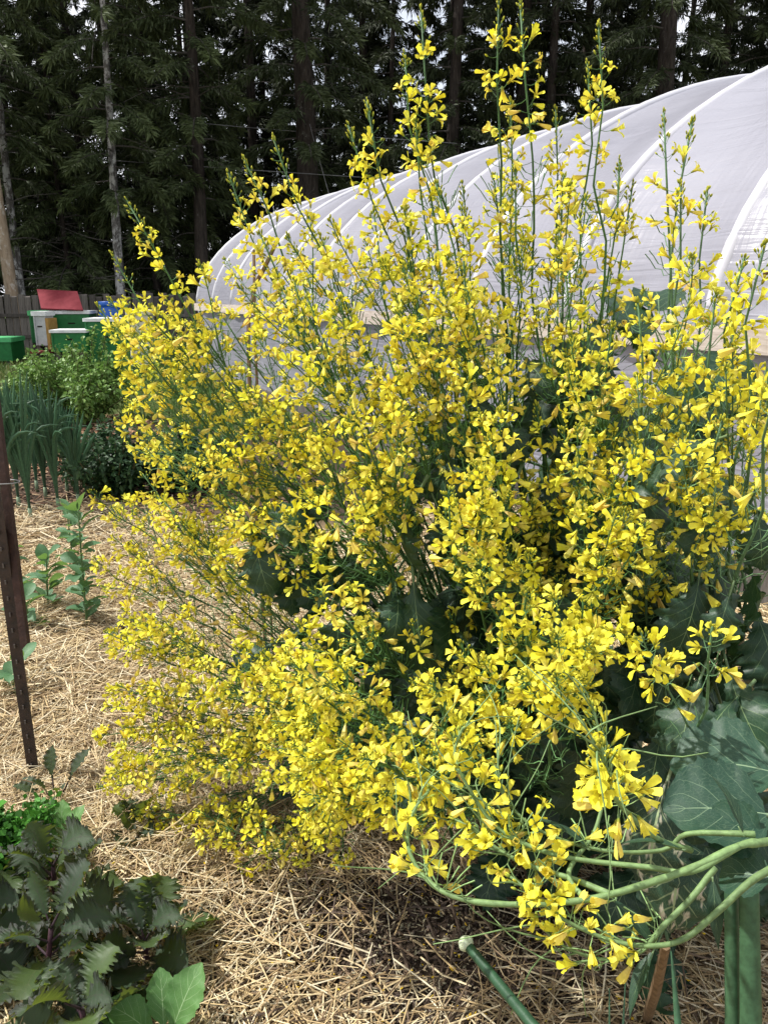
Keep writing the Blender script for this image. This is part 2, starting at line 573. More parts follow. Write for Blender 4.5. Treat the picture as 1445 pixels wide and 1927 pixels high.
def straw_batch(n, xr, yr, lr, wr, thick, keep=None, palette=None, taper=1.0):
    x = rng.uniform(*xr, n); y = rng.uniform(*yr, n)
    if keep is not None:
        k = rng.uniform(size=n) < keep(x, y)
        x, y = x[k], y[k]
    n = len(x)
    L = rng.uniform(*lr, n) * rng.choice([0.5, 1.0, 1.0, 1.35], n); W = rng.uniform(*wr, n)
    # neighbouring straws lie roughly alike, as they fall from a flake of bale
    yaw = 1.2 * np.sin(2.3 * x + 1.1) + 1.2 * np.cos(2.9 * y - x) + rng.normal(0, 1.0, n)
    pit = rng.normal(0, 0.16, n)
    d = np.stack([np.cos(yaw) * np.cos(pit), np.sin(yaw) * np.cos(pit), np.sin(pit)], -1)
    s = nrm(np.cross(d, np.array([0, 0, 1.0])))
    roll = rng.normal(0, 0.5, n)[:, None]
    up = np.cross(s, d)
    s, up = s * np.cos(roll) + up * np.sin(roll), up * np.cos(roll) - s * np.sin(roll)
    z = hgt(x, y) + rng.uniform(0.0, thick, n) ** 1.0 + 0.5 * L * np.abs(np.sin(pit)) * 0.7
    c = np.stack([x, y, z], -1)
    bend = rng.normal(0, 0.05, n)[:, None] * L[:, None]
    rows = []
    for f, b in ((-0.5, 0.0), (0.0, 1.0), (0.5, 0.0)):
        p = c + d * (L * f)[:, None] + s * bend * b
        wf = 1.0 if b else taper
        rows += [p - s * W[:, None] * 0.5 * wf, p + up * W[:, None] * 0.35 * wf, p + s * W[:, None] * 0.5 * wf]
    V = np.stack(rows, 1)
    F = np.array([[0, 1, 4, 3], [1, 2, 5, 4], [3, 4, 7, 6], [4, 5, 8, 7]])
    F = (F[None] + (np.arange(n) * 9)[:, None, None]).reshape(-1, 4)
    pal = np.array(palette if palette is not None else [(0.60, 0.47, 0.26), (0.70, 0.58, 0.36), (0.50, 0.37, 0.19), (0.38, 0.27, 0.14), (0.74, 0.65, 0.45), (0.30, 0.21, 0.12)])
    C = pal[rng.integers(0, len(pal), n)] * rng.uniform(0.75, 1.12, (n, 1))
    return V.reshape(-1, 3), F, np.repeat(C, 9, 0)


def bare(x, y):
    """Share of straw kept: thin over the worn soil in front of the bush, none beyond the beds."""
    d1 = np.exp(-(((x - 0.05) / 0.40) ** 2 + ((y - 1.66) / 0.33) ** 2))
    d2 = np.exp(-(((x - 0.78) / 0.45) ** 2 + ((y - 1.75) / 0.6) ** 2))
    k = 1.0 - 0.90 * np.clip(1.15 * d1, 0, 1) - 0.75 * np.clip(d2, 0, 1)
    k *= np.clip((5.6 - y + 0.5 * np.sin(2.2 * x)) / 0.5, 0, 1)
    k *= np.where(x < -2.0 - 0.15 * y, 0.5, 1.0)
    return np.clip(k, 0, 1)


S = Geo()
S.add(*straw_batch(54000, (-1.9, 1.7), (0.9, 2.7), (0.05, 0.19), (0.0018, 0.0046), 0.035, bare))
S.add(*straw_batch(32000, (-2.6, 1.3), (2.5, 4.2), (0.08, 0.24), (0.003, 0.006), 0.04, bare))
S.add(*straw_batch(14000, (1.0, 3.4), (2.0, 5.0), (0.08, 0.24), (0.003, 0.007), 0.03, lambda x, y: np.clip(1.0 - 0.3 * x, 0.3, 1)))
S.add(*straw_batch(18000, (-3.4, 1.0), (4.0, 5.9), (0.09, 0.25), (0.004, 0.008), 0.04, bare))
tag(S.build('straw', MAT['straw'], smooth=False), 'pale straw mulch strewn over the garden beds', 'straw', kind='stuff')

# chaff, dark crumbs and dropped petals on the worn soil
def worn(x, y):
    return np.clip(np.exp(-(((x - 0.02) / 0.55) ** 2 + ((y - 1.6) / 0.45) ** 2)) + 0.8 * np.exp(-(((x - 0.8) / 0.45) ** 2 + ((y - 1.7) / 0.5) ** 2)), 0, 1)


S = Geo()
S.add(*straw_batch(44000, (-0.8, 1.5), (0.9, 2.6), (0.005, 0.024), (0.002, 0.008), 0.022, worn,
                   [(0.30, 0.24, 0.15), (0.42, 0.36, 0.24), (0.16, 0.11, 0.07), (0.08, 0.055, 0.04), (0.05, 0.035, 0.03), (0.36, 0.33, 0.22), (0.12, 0.09, 0.07)], 0.15))
S.add(*straw_batch(1500, (-0.9, 1.3), (1.2, 2.4), (0.05, 0.16), (0.003, 0.007), 0.03, worn, [(0.20, 0.14, 0.09), (0.10, 0.07, 0.05), (0.45, 0.35, 0.2)]))
tag(S.build('chaff', MAT['straw']), 'dark chaff and soil crumbs beneath the front of the bush', 'chaff', kind='stuff')
S = Geo()
S.add(*straw_batch(1100, (-0.9, 1.2), (1.15, 2.5), (0.005, 0.012), (0.003, 0.007), 0.045, lambda x, y: np.clip(0.25 + worn(x, y), 0, 1),
                   [(0.75, 0.52, 0.03), (0.62, 0.40, 0.04), (0.78, 0.60, 0.06)], 0.3))
tag(S.build('fallen_petals', MAT['petal']), 'fallen yellow petals scattered over straw and soil', 'petals', kind='stuff')

# wood chips on the path by the shrubs
S = Geo()
S.add(*straw_batch(8000, (-5.2, -1.6), (7.0, 10.5), (0.03, 0.10), (0.015, 0.04), 0.03, lambda x, y: np.clip(1.2 - np.abs(x + 0.42 * y) * 0.9, 0, 1),
                   [(0.30, 0.16, 0.09), (0.40, 0.23, 0.13), (0.20, 0.11, 0.07), (0.48, 0.33, 0.21), (0.12, 0.07, 0.05)], 0.5))
S.add(*straw_batch(9000, (-4.6, -0.6), (5.0, 7.4), (0.02, 0.09), (0.006, 0.025), 0.03, None,
                   [(0.10, 0.065, 0.045), (0.16, 0.11, 0.075), (0.07, 0.045, 0.03), (0.28, 0.20, 0.12), (0.20, 0.12, 0.08)], 0.4))
tag(S.build('wood_chips', MAT['chips']), 'orange brown wood chips on the path by the shrubs', 'wood chips', kind='stuff')

# lawn around the hives
n = 42000
x = rng.uniform(-15, 1, n); y = rng.uniform(9.0, 23.5, n)
k = (y > 9.6 + 0.6 * np.sin(1.3 * x)) & (np.abs(x) < 0.62 * y + 1)
x, y = x[k], y[k]; n = len(x)
hh = rng.uniform(0.05, 0.16, n) * (1 + 0.6 * (rng.uniform(size=n) > 0.93)); ww = rng.uniform(0.008, 0.018, n); a = rng.uniform(0, 6.28, n)
lean = rng.normal(0, 0.05, (n, 2))
z = hgt(x, y)
P0 = np.stack([x - ww * np.cos(a), y - ww * np.sin(a), z], -1); P1 = np.stack([x + ww * np.cos(a), y + ww * np.sin(a), z], -1)
P2 = np.stack([x + lean[:, 0], y + lean[:, 1], z + hh], -1)
V = np.stack([P0, P1, P2], 1).reshape(-1, 3)
pal = np.array([(0.07, 0.13, 0.025), (0.10, 0.16, 0.035), (0.14, 0.17, 0.05), (0.20, 0.19, 0.08), (0.05, 0.10, 0.02)])
C = np.repeat(pal[rng.integers(0, 5, n)], 3, 0)
S = Geo(); S.add(V, np.arange(3 * n).reshape(-1, 3), C)
tag(S.build('grass', MAT['foliage']), 'short rough grass around the green hives', 'grass', kind='stuff')

# ------------------------------------------------------------------ hoop house
TH = 0.451
HIP = 1.42
HW2, HR, HN, HSP = 3.80, 2.21, 1.83, 1.26      # half width, rise above the hip board, arch exponent, hoop spacing
ax2 = np.array([-math.sin(TH), math.cos(TH)])
pr2 = np.array([math.cos(TH), math.sin(TH)])
near0 = np.array([1.812, 4.464]) - ax2 * HSP * 3   # the house runs on past the frame edge
NH = 14
length = HSP * (NH - 1)
HW = 2 * HW2
house = thing('hoop_house', 'long hoop greenhouse covered in white plastic film behind the flowering bushes', 'greenhouse', (near0[0], near0[1], 0))


def hp(s, phi, lift=0.0):
    """Point on the arch: s metres along the axis, phi 0..1 from near hip to far hip (house coordinates)."""
    c = np.cos(math.pi * phi)
    x = HW2 * (1 - np.sign(c) * np.abs(c) ** (2 / HN))
    z = HIP + HR * np.sin(math.pi * np.clip(phi, 0, 1)) ** (2 / HN)
    nx_ = -c; nz_ = np.sin(math.pi * phi)
    x = x + nx_ * lift; z = z + nz_ * lift
    return np.stack([ax2[0] * s + pr2[0] * x, ax2[1] * s + pr2[1] * x, z + 0 * s], -1)


hoop_s = np.linspace(0, length, NH)
ns, nph = 13 * 12 + 1, 49
s = np.linspace(0, length, ns); ph = np.linspace(0, 1, nph)
SS, PP = np.meshgrid(s, ph)
frac = (SS / (length / (NH - 1))) % 1.0
sag = -0.07 * np.sin(math.pi * frac) ** 1.3 * np.sin(math.pi * PP) ** 0.5
wrk = 0.018 * np.sin(23 * SS * (0.5 + PP) + 9 * PP) * np.exp(-((PP - 0.02) / 0.08) ** 2)
wrk += 0.012 * np.sin(17 * PP + 5.0 * SS) * np.sin(2.1 * SS + 3 * PP)
G = Geo()
G.add(hp(SS, PP, sag + wrk).reshape(-1, 3), grid_faces(ns, nph), L=np.stack([SS, PP * 6, 0 * SS], -1).reshape(-1, 3))
cover = G.build('cover', MAT['film'], house, smooth=True)
for i, hs in enumerate(hoop_s):
    ph = np.linspace(0, 1, 40)
    G = Geo(); G.add(*tube(hp(np.full(40, hs), ph, -0.028), 0.052, 12))
    G.build('hoop', MAT['hoop_white'], house, smooth=True)
# hip boards, curtain and bottom boards along the near side
def wall_pt(s_, x_, z_):
    return np.array([ax2[0] * s_ + pr2[0] * x_, ax2[1] * s_ + pr2[1] * x_, z_])


def board(s0, s1, x0, x1, z0, z1):
    V = [wall_pt(a, b, c) for c in (z0, z1) for a, b in ((s0, x0), (s1, x0), (s1, x1), (s0, x1))]
    return np.array(V), np.array([[0, 1, 5, 4], [1, 2, 6, 5], [2, 3, 7, 6], [3, 0, 4, 7], [3, 2, 1, 0], [4, 5, 6, 7]])


for i in range(5):
    a, b = length * i / 5 + 0.004, length * (i + 1) / 5 - 0.004
    G = Geo(); G.add(*board(a, b, -0.065, -0.025, HIP - 0.12, HIP + 0.015)); G.build('hip_board', MAT['board_wood'], house)
    G = Geo(); G.add(*board(a, b, -0.06, -0.02, 0.0, 0.20)); G.build('base_board', MAT['fence_wood'], house)
ns, nz_ = 160, 12
s = np.linspace(0.0, length, ns); zz = np.linspace(0.16, HIP - 0.06, nz_)
SS, ZZ = np.meshgrid(s, zz)
dx = 0.014 * np.sin(6.1 * SS + 2 * ZZ) + 0.01 * np.sin(15 * SS - 5 * ZZ)
G = Geo()
G.add(np.stack([ax2[0] * SS + pr2[0] * dx, ax2[1] * SS + pr2[1] * dx, ZZ], -1).reshape(-1, 3), grid_faces(ns, nz_), L=np.stack([SS, ZZ, 0 * SS], -1).reshape(-1, 3))
G.build('side_curtain', MAT['film'], house, smooth=True)
G = Geo()
G.add(np.stack([ax2[0] * SS + pr2[0] * (HW + dx), ax2[1] * SS + pr2[1] * (HW + dx), ZZ * 1.05], -1).reshape(-1, 3), grid_faces(ns, nz_), L=np.stack([SS, ZZ, 0 * SS], -1).reshape(-1, 3))
G.build('side_curtain', MAT['film'], house, smooth=True)
for se in (0.02, length - 0.02):
    ph = np.linspace(0, 1, 40)
    top = hp(np.full(40, se), ph, -0.02)
    bot = top.copy(); bot[:, 2] = 0.02
    V = np.concatenate([bot, top])
    G = Geo(); G.add(V, grid_faces(40, 2), L=np.concatenate([bot, top]))
    G.build('end_wall', MAT['film'], house)
for i in range(NH):
    G = Geo(); G.add(*tube(np.array([wall_pt(hoop_s[i], 0.035, -0.05), wall_pt(hoop_s[i], 0.035, HIP)]), 0.022, 8)); G.build('post', MAT['hoop_white'], house, smooth=True)

# ------------------------------------------------------------------ fence
FY = 23.0
fence = thing('board_fence', 'weathered grey board fence at the forest edge behind the hives', 'fence', (0, FY, 0))
pl = Geo(); pl.add(*box(0.185, 0.022, 1.62))
plank_me = [pl.mesh('plank', MAT['fence_wood'])]
pl2 = Geo(); V, F = box(0.175, 0.022, 1.58); V[4:6, 2] -= 0.03; pl2.add(V, F); plank_me.append(pl2.mesh('plank', MAT['fence_wood']))
x = -14.5; i = 0
while x < 1.0:
    o = link('plank', plank_me[i % 2], fence, (x, random.uniform(-0.012, 0.012), random.uniform(-0.04, 0.03)))
    o.rotation_euler = (0, random.gauss(0, 0.008), 0)
    x += 0.205; i += 1
for k in range(6):
    for z in (0.38, 0.98):
        G = Geo(); G.add(*box(2.56, 0.04, 0.09)); G.build('rail', MAT['fence_wood'], fence, loc=(-13.2 + 2.58 * k, -0.045, z))
    G = Geo(); G.add(*box(0.10, 0.10, 1.7)); G.build('post', MAT['fence_wood'], fence, loc=(-14.5 + 2.58 * k, 0.075, 0))


# ------------------------------------------------------------------ hives and barrel
def hive(name, label, u0, u1, v0, v1, y, depth, body, lid, lidh=0.10, rz=0.0, boxes=1, group='bee hives on the lawn', stand=True, lidover=0.03):
    """A hive whose front spans the pixels u0..u1, v0 (lid top) .. v1 (bottom) at distance y."""
    pl_, pr_ = at_y(u0, v1, y), at_y(u1, v1, y)
    w = pr_[0] - pl_[0]
    ztop = at_y(u0, v0, y)[2]
    zb = max(at_y(u0, v1, y)[2], 0.02)
    root = thing(name, label, 'bee hive', ((pl_[0] + pr_[0]) / 2, y + depth / 2, 0), rz, group)
    hb = (ztop - lidh - zb) / boxes
    for b in range(boxes):
        G = Geo(); G.add(*box(w, depth, hb - 0.006, (0, 0, zb + b * hb), 0.006)); bo = G.build('hive_box', MAT[body], root)
        G = Geo(); G.add(*box(min(0.16, w * 0.4), 0.012, 0.03, (0, -depth / 2 - 0.004, zb + b * hb + hb * 0.62))); G.build('handle', MAT['recess_shade'], bo)  # hand recess as a dark slab, its shade put into the colour
        G = Geo(); G.add(*box(0.03, 0.022, hb - 0.012, (-w / 2 + 0.03, -depth / 2 - 0.008, zb + b * hb + 0.003))); G.build('corner_batten', MAT[body], bo)
    G = Geo(); G.add(*box(w + 2 * lidover, depth + 2 * lidover, lidh, (0, 0, ztop - lidh), 0.01)); l_ = G.build('lid', MAT[lid], root)
    if stand:
        for sx_ in (-1, 1):
            G = Geo(); G.add(*box(0.09, depth * 0.9, zb, (sx_ * w * 0.36, 0, 0))); G.build('stand', MAT['fence_wood'], root)
    return root, l_


hive('hive', 'green hive with pale green lid cut off by the photo edge', -55, 20, 636, 680, 18.6, 0.9, 'hive_green', 'hive_lid_green', 0.10, 0.10)
hive('hive', 'narrow green hive just left of the grey and orange one', 53, 80, 585, 645, 19.8, 0.8, 'hive_green', 'hive_lid_green', 0.11, 0.30)
r3, _ = hive('hive', 'grey fronted hive with orange edge under the red board', 70, 93, 586, 650, 18.2, 0.40, 'hive_grey', 'hive_white', 0.10, -0.10)
w3 = at_y(93, 600, 18.2)[0] - at_y(70, 600, 18.2)[0]
G = Geo(); zt = at_y(80, 597, 18.2)[2]; G.add(*box(0.07, 0.40, zt - 0.4, (w3 / 2 + 0.036, 0, 0.38))); G.build('side_panel', MAT['hive_orange'], r3)
G = Geo(); G.add(*box(w3 + 0.1, 0.7, 0.06, (0, -0.05, 0.30))); G.build('landing_board', MAT['red_board'], r3)
hive('hive', 'green hive with white lid beneath the red board', 102, 168, 585, 640, 18.8, 0.75, 'hive_green', 'hive_white', 0.07, 0.12)
hive('hive', 'low green hive with dented silver lid behind the leafy shrub', 98, 160, 621, 662, 17.3, 0.75, 'hive_green', 'hive_white', 0.06, 0.10)
r6, _ = hive('hive', 'wide green hive in front of the blue barrel', 166, 244, 599, 684, 17.6, 0.85, 'hive_green', 'hive_white', 0.07, 0.06)
hive('hive', 'tall cream hive of stacked boxes beside the flowers', 246, 286, 583, 690, 16.4, 0.5, 'hive_cream', 'hive_cream', 0.10, 0.12, boxes=3)

# red board leaning back on the hives
pz = [at_y(70, 544, 19.5), at_y(146, 548, 19.3), at_y(157, 583, 18.7), at_y(78, 580, 18.7)]
ctr = sum(pz) / 4
thk = nrm(np.cross(pz[2] - pz[3], pz[0] - pz[3])) * 0.03
if thk[1] < 0: thk = -thk
V = np.array([p - ctr for p in pz] + [p - ctr + thk for p in pz])
G = Geo(); G.add(V, np.array([[3, 2, 1, 0], [4, 5, 6, 7], [0, 1, 5, 4], [1, 2, 6, 5], [2, 3, 7, 6], [3, 0, 4, 7]]))
rb = thing('red_board', 'dull red sheet board leaning tilted on top of the hives', 'board', ctr)
G.build('panel', MAT['red_board'], rb)
# blue barrel
bw = (at_y(231, 600, 19.2) - at_y(188, 600, 19.2))[0]
bx = (at_y(231, 600, 19.2) + at_y(188, 600, 19.2)) / 2
bz0, bz1 = 0.0, at_y(210, 567, 19.2)[2]
prof = [(0.0, 0.0), (0.45, 0.0), (0.485, 0.03), (0.5, 0.25), (0.5, 0.70), (0.485, 0.80), (0.43, 0.875), (0.415, 0.895), (0.415, 0.925), (0.47, 0.93), (0.475, 0.955), (0.475, 0.985), (0.46, 1.0), (0.0, 1.0)]
kk = 28; a = np.arange(kk) * 2 * math.pi / kk
V = np.concatenate([np.stack([r * bw * np.cos(a), r * bw * np.sin(a), np.full(kk, z * (bz1 - bz0))], -1) for r, z in prof])
i = np.arange(len(prof) - 1)[:, None] * kk; j = np.arange(kk)[None]; j2 = (j + 1) % kk
G = Geo(); G.add(V, np.stack([i + j, i + j2, i + kk + j2, i + kk + j], -1).reshape(-1, 4))
bar = thing('barrel', 'blue plastic barrel rising behind the wide green hive', 'barrel', (bx[0], 19.2, bz0))
G.build('drum', MAT['blue_plastic'], bar, smooth=True)
G = Geo(); G.add(*tube(np.array([[-0.14, -0.5 * bw, bz1 - 0.27], [-0.12, -0.5 * bw - 0.05, bz1 - 0.34], [0.0, -0.5 * bw - 0.06, bz1 - 0.36], [0.12, -0.5 * bw - 0.05, bz1 - 0.34], [0.14, -0.5 * bw, bz1 - 0.27]]), 0.014, 6)); G.build('handle', MAT['blue_plastic'], bar, smooth=True)

# ------------------------------------------------------------------ forest
def conifer_parts(H, R, z0, nbr, per, seed, dead=10, droop=0.35, tone=1.0, top_r=0.16):
    """Trunk, dead twigs and crown geometry for one conifer of height H."""
    r = np.random.default_rng(seed)
    zz = np.linspace(-0.2, H, 18)
    P = np.stack([0.10 * np.sin(zz * 0.31 + seed), 0.10 * np.cos(zz * 0.27 + seed), zz], -1)
    rad = R * (1 - 0.93 * np.clip(zz, 0, H) / H) * (1 + 0.25 * np.exp(-np.clip(zz, 0, 9) / 0.4))
    tg = Geo(); tg.add(*tube(P, rad, 10))
    cg = Geo(); bg = Geo()
    for q in range(dead):
        z = r.uniform(1.2, z0 + 3.5); a = r.uniform(0, 6.28); l_ = r.uniform(0.8, 2.4)
        d = np.array([math.cos(a), math.sin(a), r.uniform(-0.25, 0.25)])
        c = np.array([np.interp(z, zz, P[:, 0]), np.interp(z, zz, P[:, 1]), z])
        pts = np.array([c, c + d * l_ * 0.5 + [0, 0, r.uniform(-.1, .1)], c + d * l_ + [0, 0, r.uniform(-0.45, 0.15)]])
        bg.add(*tube(spline(pts, 6), np.linspace(0.020, 0.006, len(spline(pts, 6))), 4, False))
        for w in range(3):
            f = r.uniform(0.3, 0.9); p = c + d * l_ * f
            bg.add(*tube(np.array([p, p + r.normal(0, 0.22, 3)]), [0.008, 0.003], 3, False))
    Vs, Cs = [], []
    for q in range(nbr):
        f = (q + r.uniform()) / nbr
        z = z0 + (H - z0) * f ** 1.1
        Lb = (0.25 + 2.9 * (1 - f) ** 0.75) * r.uniform(0.65, 1.15) * min(1.0, 0.62 + f * 1.6) * (H / 20) ** 0.35
        a = q * 2.399 + r.normal(0, 0.3)
        d = np.array([math.cos(a), math.sin(a), 0]); sd = np.array([-d[1], d[0], 0])
        c = np.array([np.interp(z, zz, P[:, 0]), np.interp(z, zz, P[:, 1]), z])
        tt = np.linspace(0, 1, 5)[:, None]
        up0 = r.uniform(-0.05, 0.30)
        br = c + d * Lb * tt + np.array([0, 0, 1.0]) * (up0 * tt - droop * 1.4 * tt ** 2) * Lb
        bg.add(*tube(br, np.linspace(0.030, 0.006, 5) * (0.6 + 0.4 * Lb / 3), 4, False))
        m = int(per * 4.2 * (0.4 + 0.6 * Lb / 3))
        tv = r.uniform(0.18, 1.0, m) ** 0.8
        bp = np.stack([np.interp(tv, tt[:, 0], br[:, k]) for k in range(3)], -1)
        sgn = r.choice([-1, 1], m)[:, None]
        side = sgn * sd * r.uniform(0.2, 1.0, (m, 1)) + d * r.uniform(0.1, 0.9, (m, 1)) + np.array([0, 0, 1.0]) * r.uniform(-0.85, 0.12, (m, 1))
        side = nrm(side)
        spread = (0.10 + 0.55 * (1.05 - tv) * Lb / 2.6)[:, None]
        st = bp + side * r.uniform(0, 1, (m, 1)) * spread
        ln = r.uniform(0.12, 0.34, (m, 1)); wd = r.uniform(0.012, 0.034, (m, 1))
        acr = nrm(np.cross(side, r.normal(0, 1, (m, 3))))
        e = st + side * ln + np.array([0, 0, -1.0]) * ln * r.uniform(0, 0.4, (m, 1))
        Vs.append(np.stack([st - acr * wd * 0.4, st + side * ln * 0.5 - acr * wd, e, st + side * ln * 0.5 + acr * wd], 1).reshape(-1, 3))
        g = r.uniform(0.7, 1.3, (m, 1)) * tone
        base = np.array([0.022, 0.032, 0.014]) * (1 - tv[:, None]) + np.array([0.038, 0.050, 0.019]) * tv[:, None]
        Cs.append(np.repeat(base * g, 4, 0))
    Vv = np.concatenate(Vs)
    cg.add(Vv, np.arange(len(Vv)).reshape(-1, 4), np.concatenate(Cs))
    return tg, bg, cg


def make_tree(label, loc, H, R, z0, nbr, per, seed, bark='bark_dark', name='conifer_tree', **kw):
    tg, bg, cg = conifer_parts(H, R, z0, nbr, per, seed, **kw)
    root = thing(name, label, 'tree', loc, 0.0, 'conifers of the forest edge')
    tr = tg.build('trunk', MAT[bark], root, smooth=True)
    tag(bg.build('branches', MAT['twig'], tr), kind='stuff')
    cg.build('crown', MAT['needles'], root)
    return root


def tree_at(u, y):
    p = at_y(u, 600, y)
    return (p[0], y, 0)


front = [
    (30, 25.0, 19, 0.21, 6.0, 46, 90, 'bark_peeled', 'bare trunked conifer with peeled tan bark at the far left'),
    (52, 26.0, 18, 0.15, 5.0, 46, 90, 'bark_lichen', 'thin lichen spotted conifer beside the peeled tan trunk'),
    (238, 25.5, 19, 0.16, 4.2, 60, 120, 'bark_lichen', 'slim grey lichened conifer rising behind the blue barrel'),
    (386, 26.5, 22, 0.25, 4.5, 64, 120, 'bark_dark', 'dark conifer just left of the hoop house end'),
    (580, 27.0, 27, 0.42, 5.5, 80, 140, 'bark_dark', 'massive dark conifer trunk standing behind the hoop house ridge'),
    (1212, 28.0, 26, 0.40, 7.0, 70, 120, 'bark_dark', 'thick conifer trunk above the tallest right flower spires'),
    (140, 27.5, 12, 0.12, 1.3, 74, 130, 'bark_dark', 'young conifer with low sweeping olive boughs behind the red board'),
    (305, 28.0, 15, 0.15, 1.5, 80, 130, 'bark_dark', 'bushy young conifer between the lichened and the dark trunks'),
    (845, 29.0, 24, 0.28, 3.0, 80, 130, 'bark_dark', 'dense dark conifer behind the middle of the hoop house'),
    (1010, 30.0, 23, 0.25, 4.0, 70, 120, 'bark_dark', 'conifer with bare lower trunk behind the tallest flower stalks'),
    (1390, 30.0, 24, 0.26, 5.0, 66, 120, 'bark_dark', 'conifer at the right edge with sky showing through'),
]
for k, (u, y, H, R, z0, nb, per, bk, lb) in enumerate(front):
    make_tree(lb, tree_at(u, y), H, R, z0, nb, per, 40 + k, bk, tone=2.3 if k in (6, 7, 2, 0, 1, 3) else 1.5, dead=14)
protos = []
for k, (H, R, z0, nb, per) in enumerate([(24, 0.22, 1.6, 100, 125), (20, 0.17, 1.0, 100, 125), (26, 0.25, 2.8, 90, 125)]):
    protos.append((H, R, z0, nb, per, 90 + k))
spots = []
for row, (y, step) in enumerate([(32, 3.0), (37, 3.6), (44, 4.4), (53, 6.0)]):
    xx = -0.62 * y
    while xx < 0.62 * y:
        spots.append((xx + random.uniform(-1.1, 1.1), y + random.uniform(-1.8, 1.8)))
        xx += step
made = []
for q, (x, y) in enumerate(spots):
    k = q % 3
    sc = random.uniform(0.8, 1.15)
    if len(made) < 3:
        H, R, z0, nb, per, sd = protos[k]
        made.append(make_tree('tall dark conifer in the shaded forest behind the hoop house', (x, y, 0), H, R, z0, nb, per, sd))
    else:
        uu = project(np.array([x, y, 2.0]))[0]
        where = 'behind the bee hives' if uu < 330 else 'left of the massive trunk' if uu < 560 else 'behind the hoop house roof' if uu < 1100 else 'beyond the high right end of the hoop house'
        dup(made[k], (x, y, 0), random.uniform(0, 6.28), 'tall dark conifer in the shaded forest ' + where, sc)
# trees at the left of the clearing, closing the view beyond the hives
for k, (x, y) in enumerate([(-16.5, 22), (-18, 26.5), (-14.2, 29)]):
    dup(made[k % 3], (x, y, 0), k * 1.7, scale=0.9)
# undergrowth
n = 16000
x = rng.uniform(-40, 40, n); y = rng.uniform(27, 62, n)
hgt_ = 0.5 + 2.2 * np.abs(np.sin(x * 0.7) * np.cos(y * 0.5)) + (y > 45) * 2.5
z = rng.uniform(0, 1, n) * hgt_
d = nrm(rng.normal(0, 1, (n, 3))); l_ = rng.uniform(0.15, 0.5, (n, 1)); s_ = nrm(np.cross(d, rng.normal(0, 1, (n, 3)))) * l_ * 0.4
P = np.stack([x, y, z], -1)
V = np.stack([P - s_ * 0.5, P + d * l_ * 0.5 - s_, P + d * l_, P + d * l_ * 0.5 + s_], 1).reshape(-1, 3)
C = np.repeat(np.array([0.030, 0.045, 0.016]) * rng.uniform(0.6, 1.6, (n, 1)), 4, 0)
G = Geo(); G.add(V, np.arange(4 * n).reshape(-1, 4), C)
tag(G.build('undergrowth', MAT['needles']), 'shaded undergrowth on the forest floor', 'undergrowth', kind='stuff')

# cables, guy wire and hanging vine
def wire(name, label, pts, r, mat='cable', cat='cable', group=None):
    P = spline(np.array(pts), 24)
    o = P[0].copy()
    G = Geo(); G.add(*tube(P - o, r, 5))
    return tag(G.build(name, MAT[mat], loc=o, smooth=True), label, cat, group)


wire('cable', 'pale overhead cable crossing the grey trunks at left', [at(-60, 280, 24.5), at(130, 296, 24.5), at(370, 313, 24.5), at(640, 331, 24.5), at(760, 338, 24.5)], 0.013)
wire('cable', 'thin dark cable passing above the hoop house end', [at(380, 232, 24.6), at(480, 241, 24.6), at(670, 256, 24.6), at(860, 270, 24.6)], 0.011)
wire('guy_wire', 'slanting guy wire beside the massive dark trunk', [at(574, 200, 24.4), at(598, 290, 24.2), at(622, 375, 24.0)], 0.012, cat='wire')
wire('hanging_vine', 'thin pale vine dangling from the tree tops at upper left', [at(181, -60, 23), at(179, 10, 23), at(181, 45, 23), at(176, 85, 23), at(174, 116, 23)], 0.017, 'twig', 'vine')

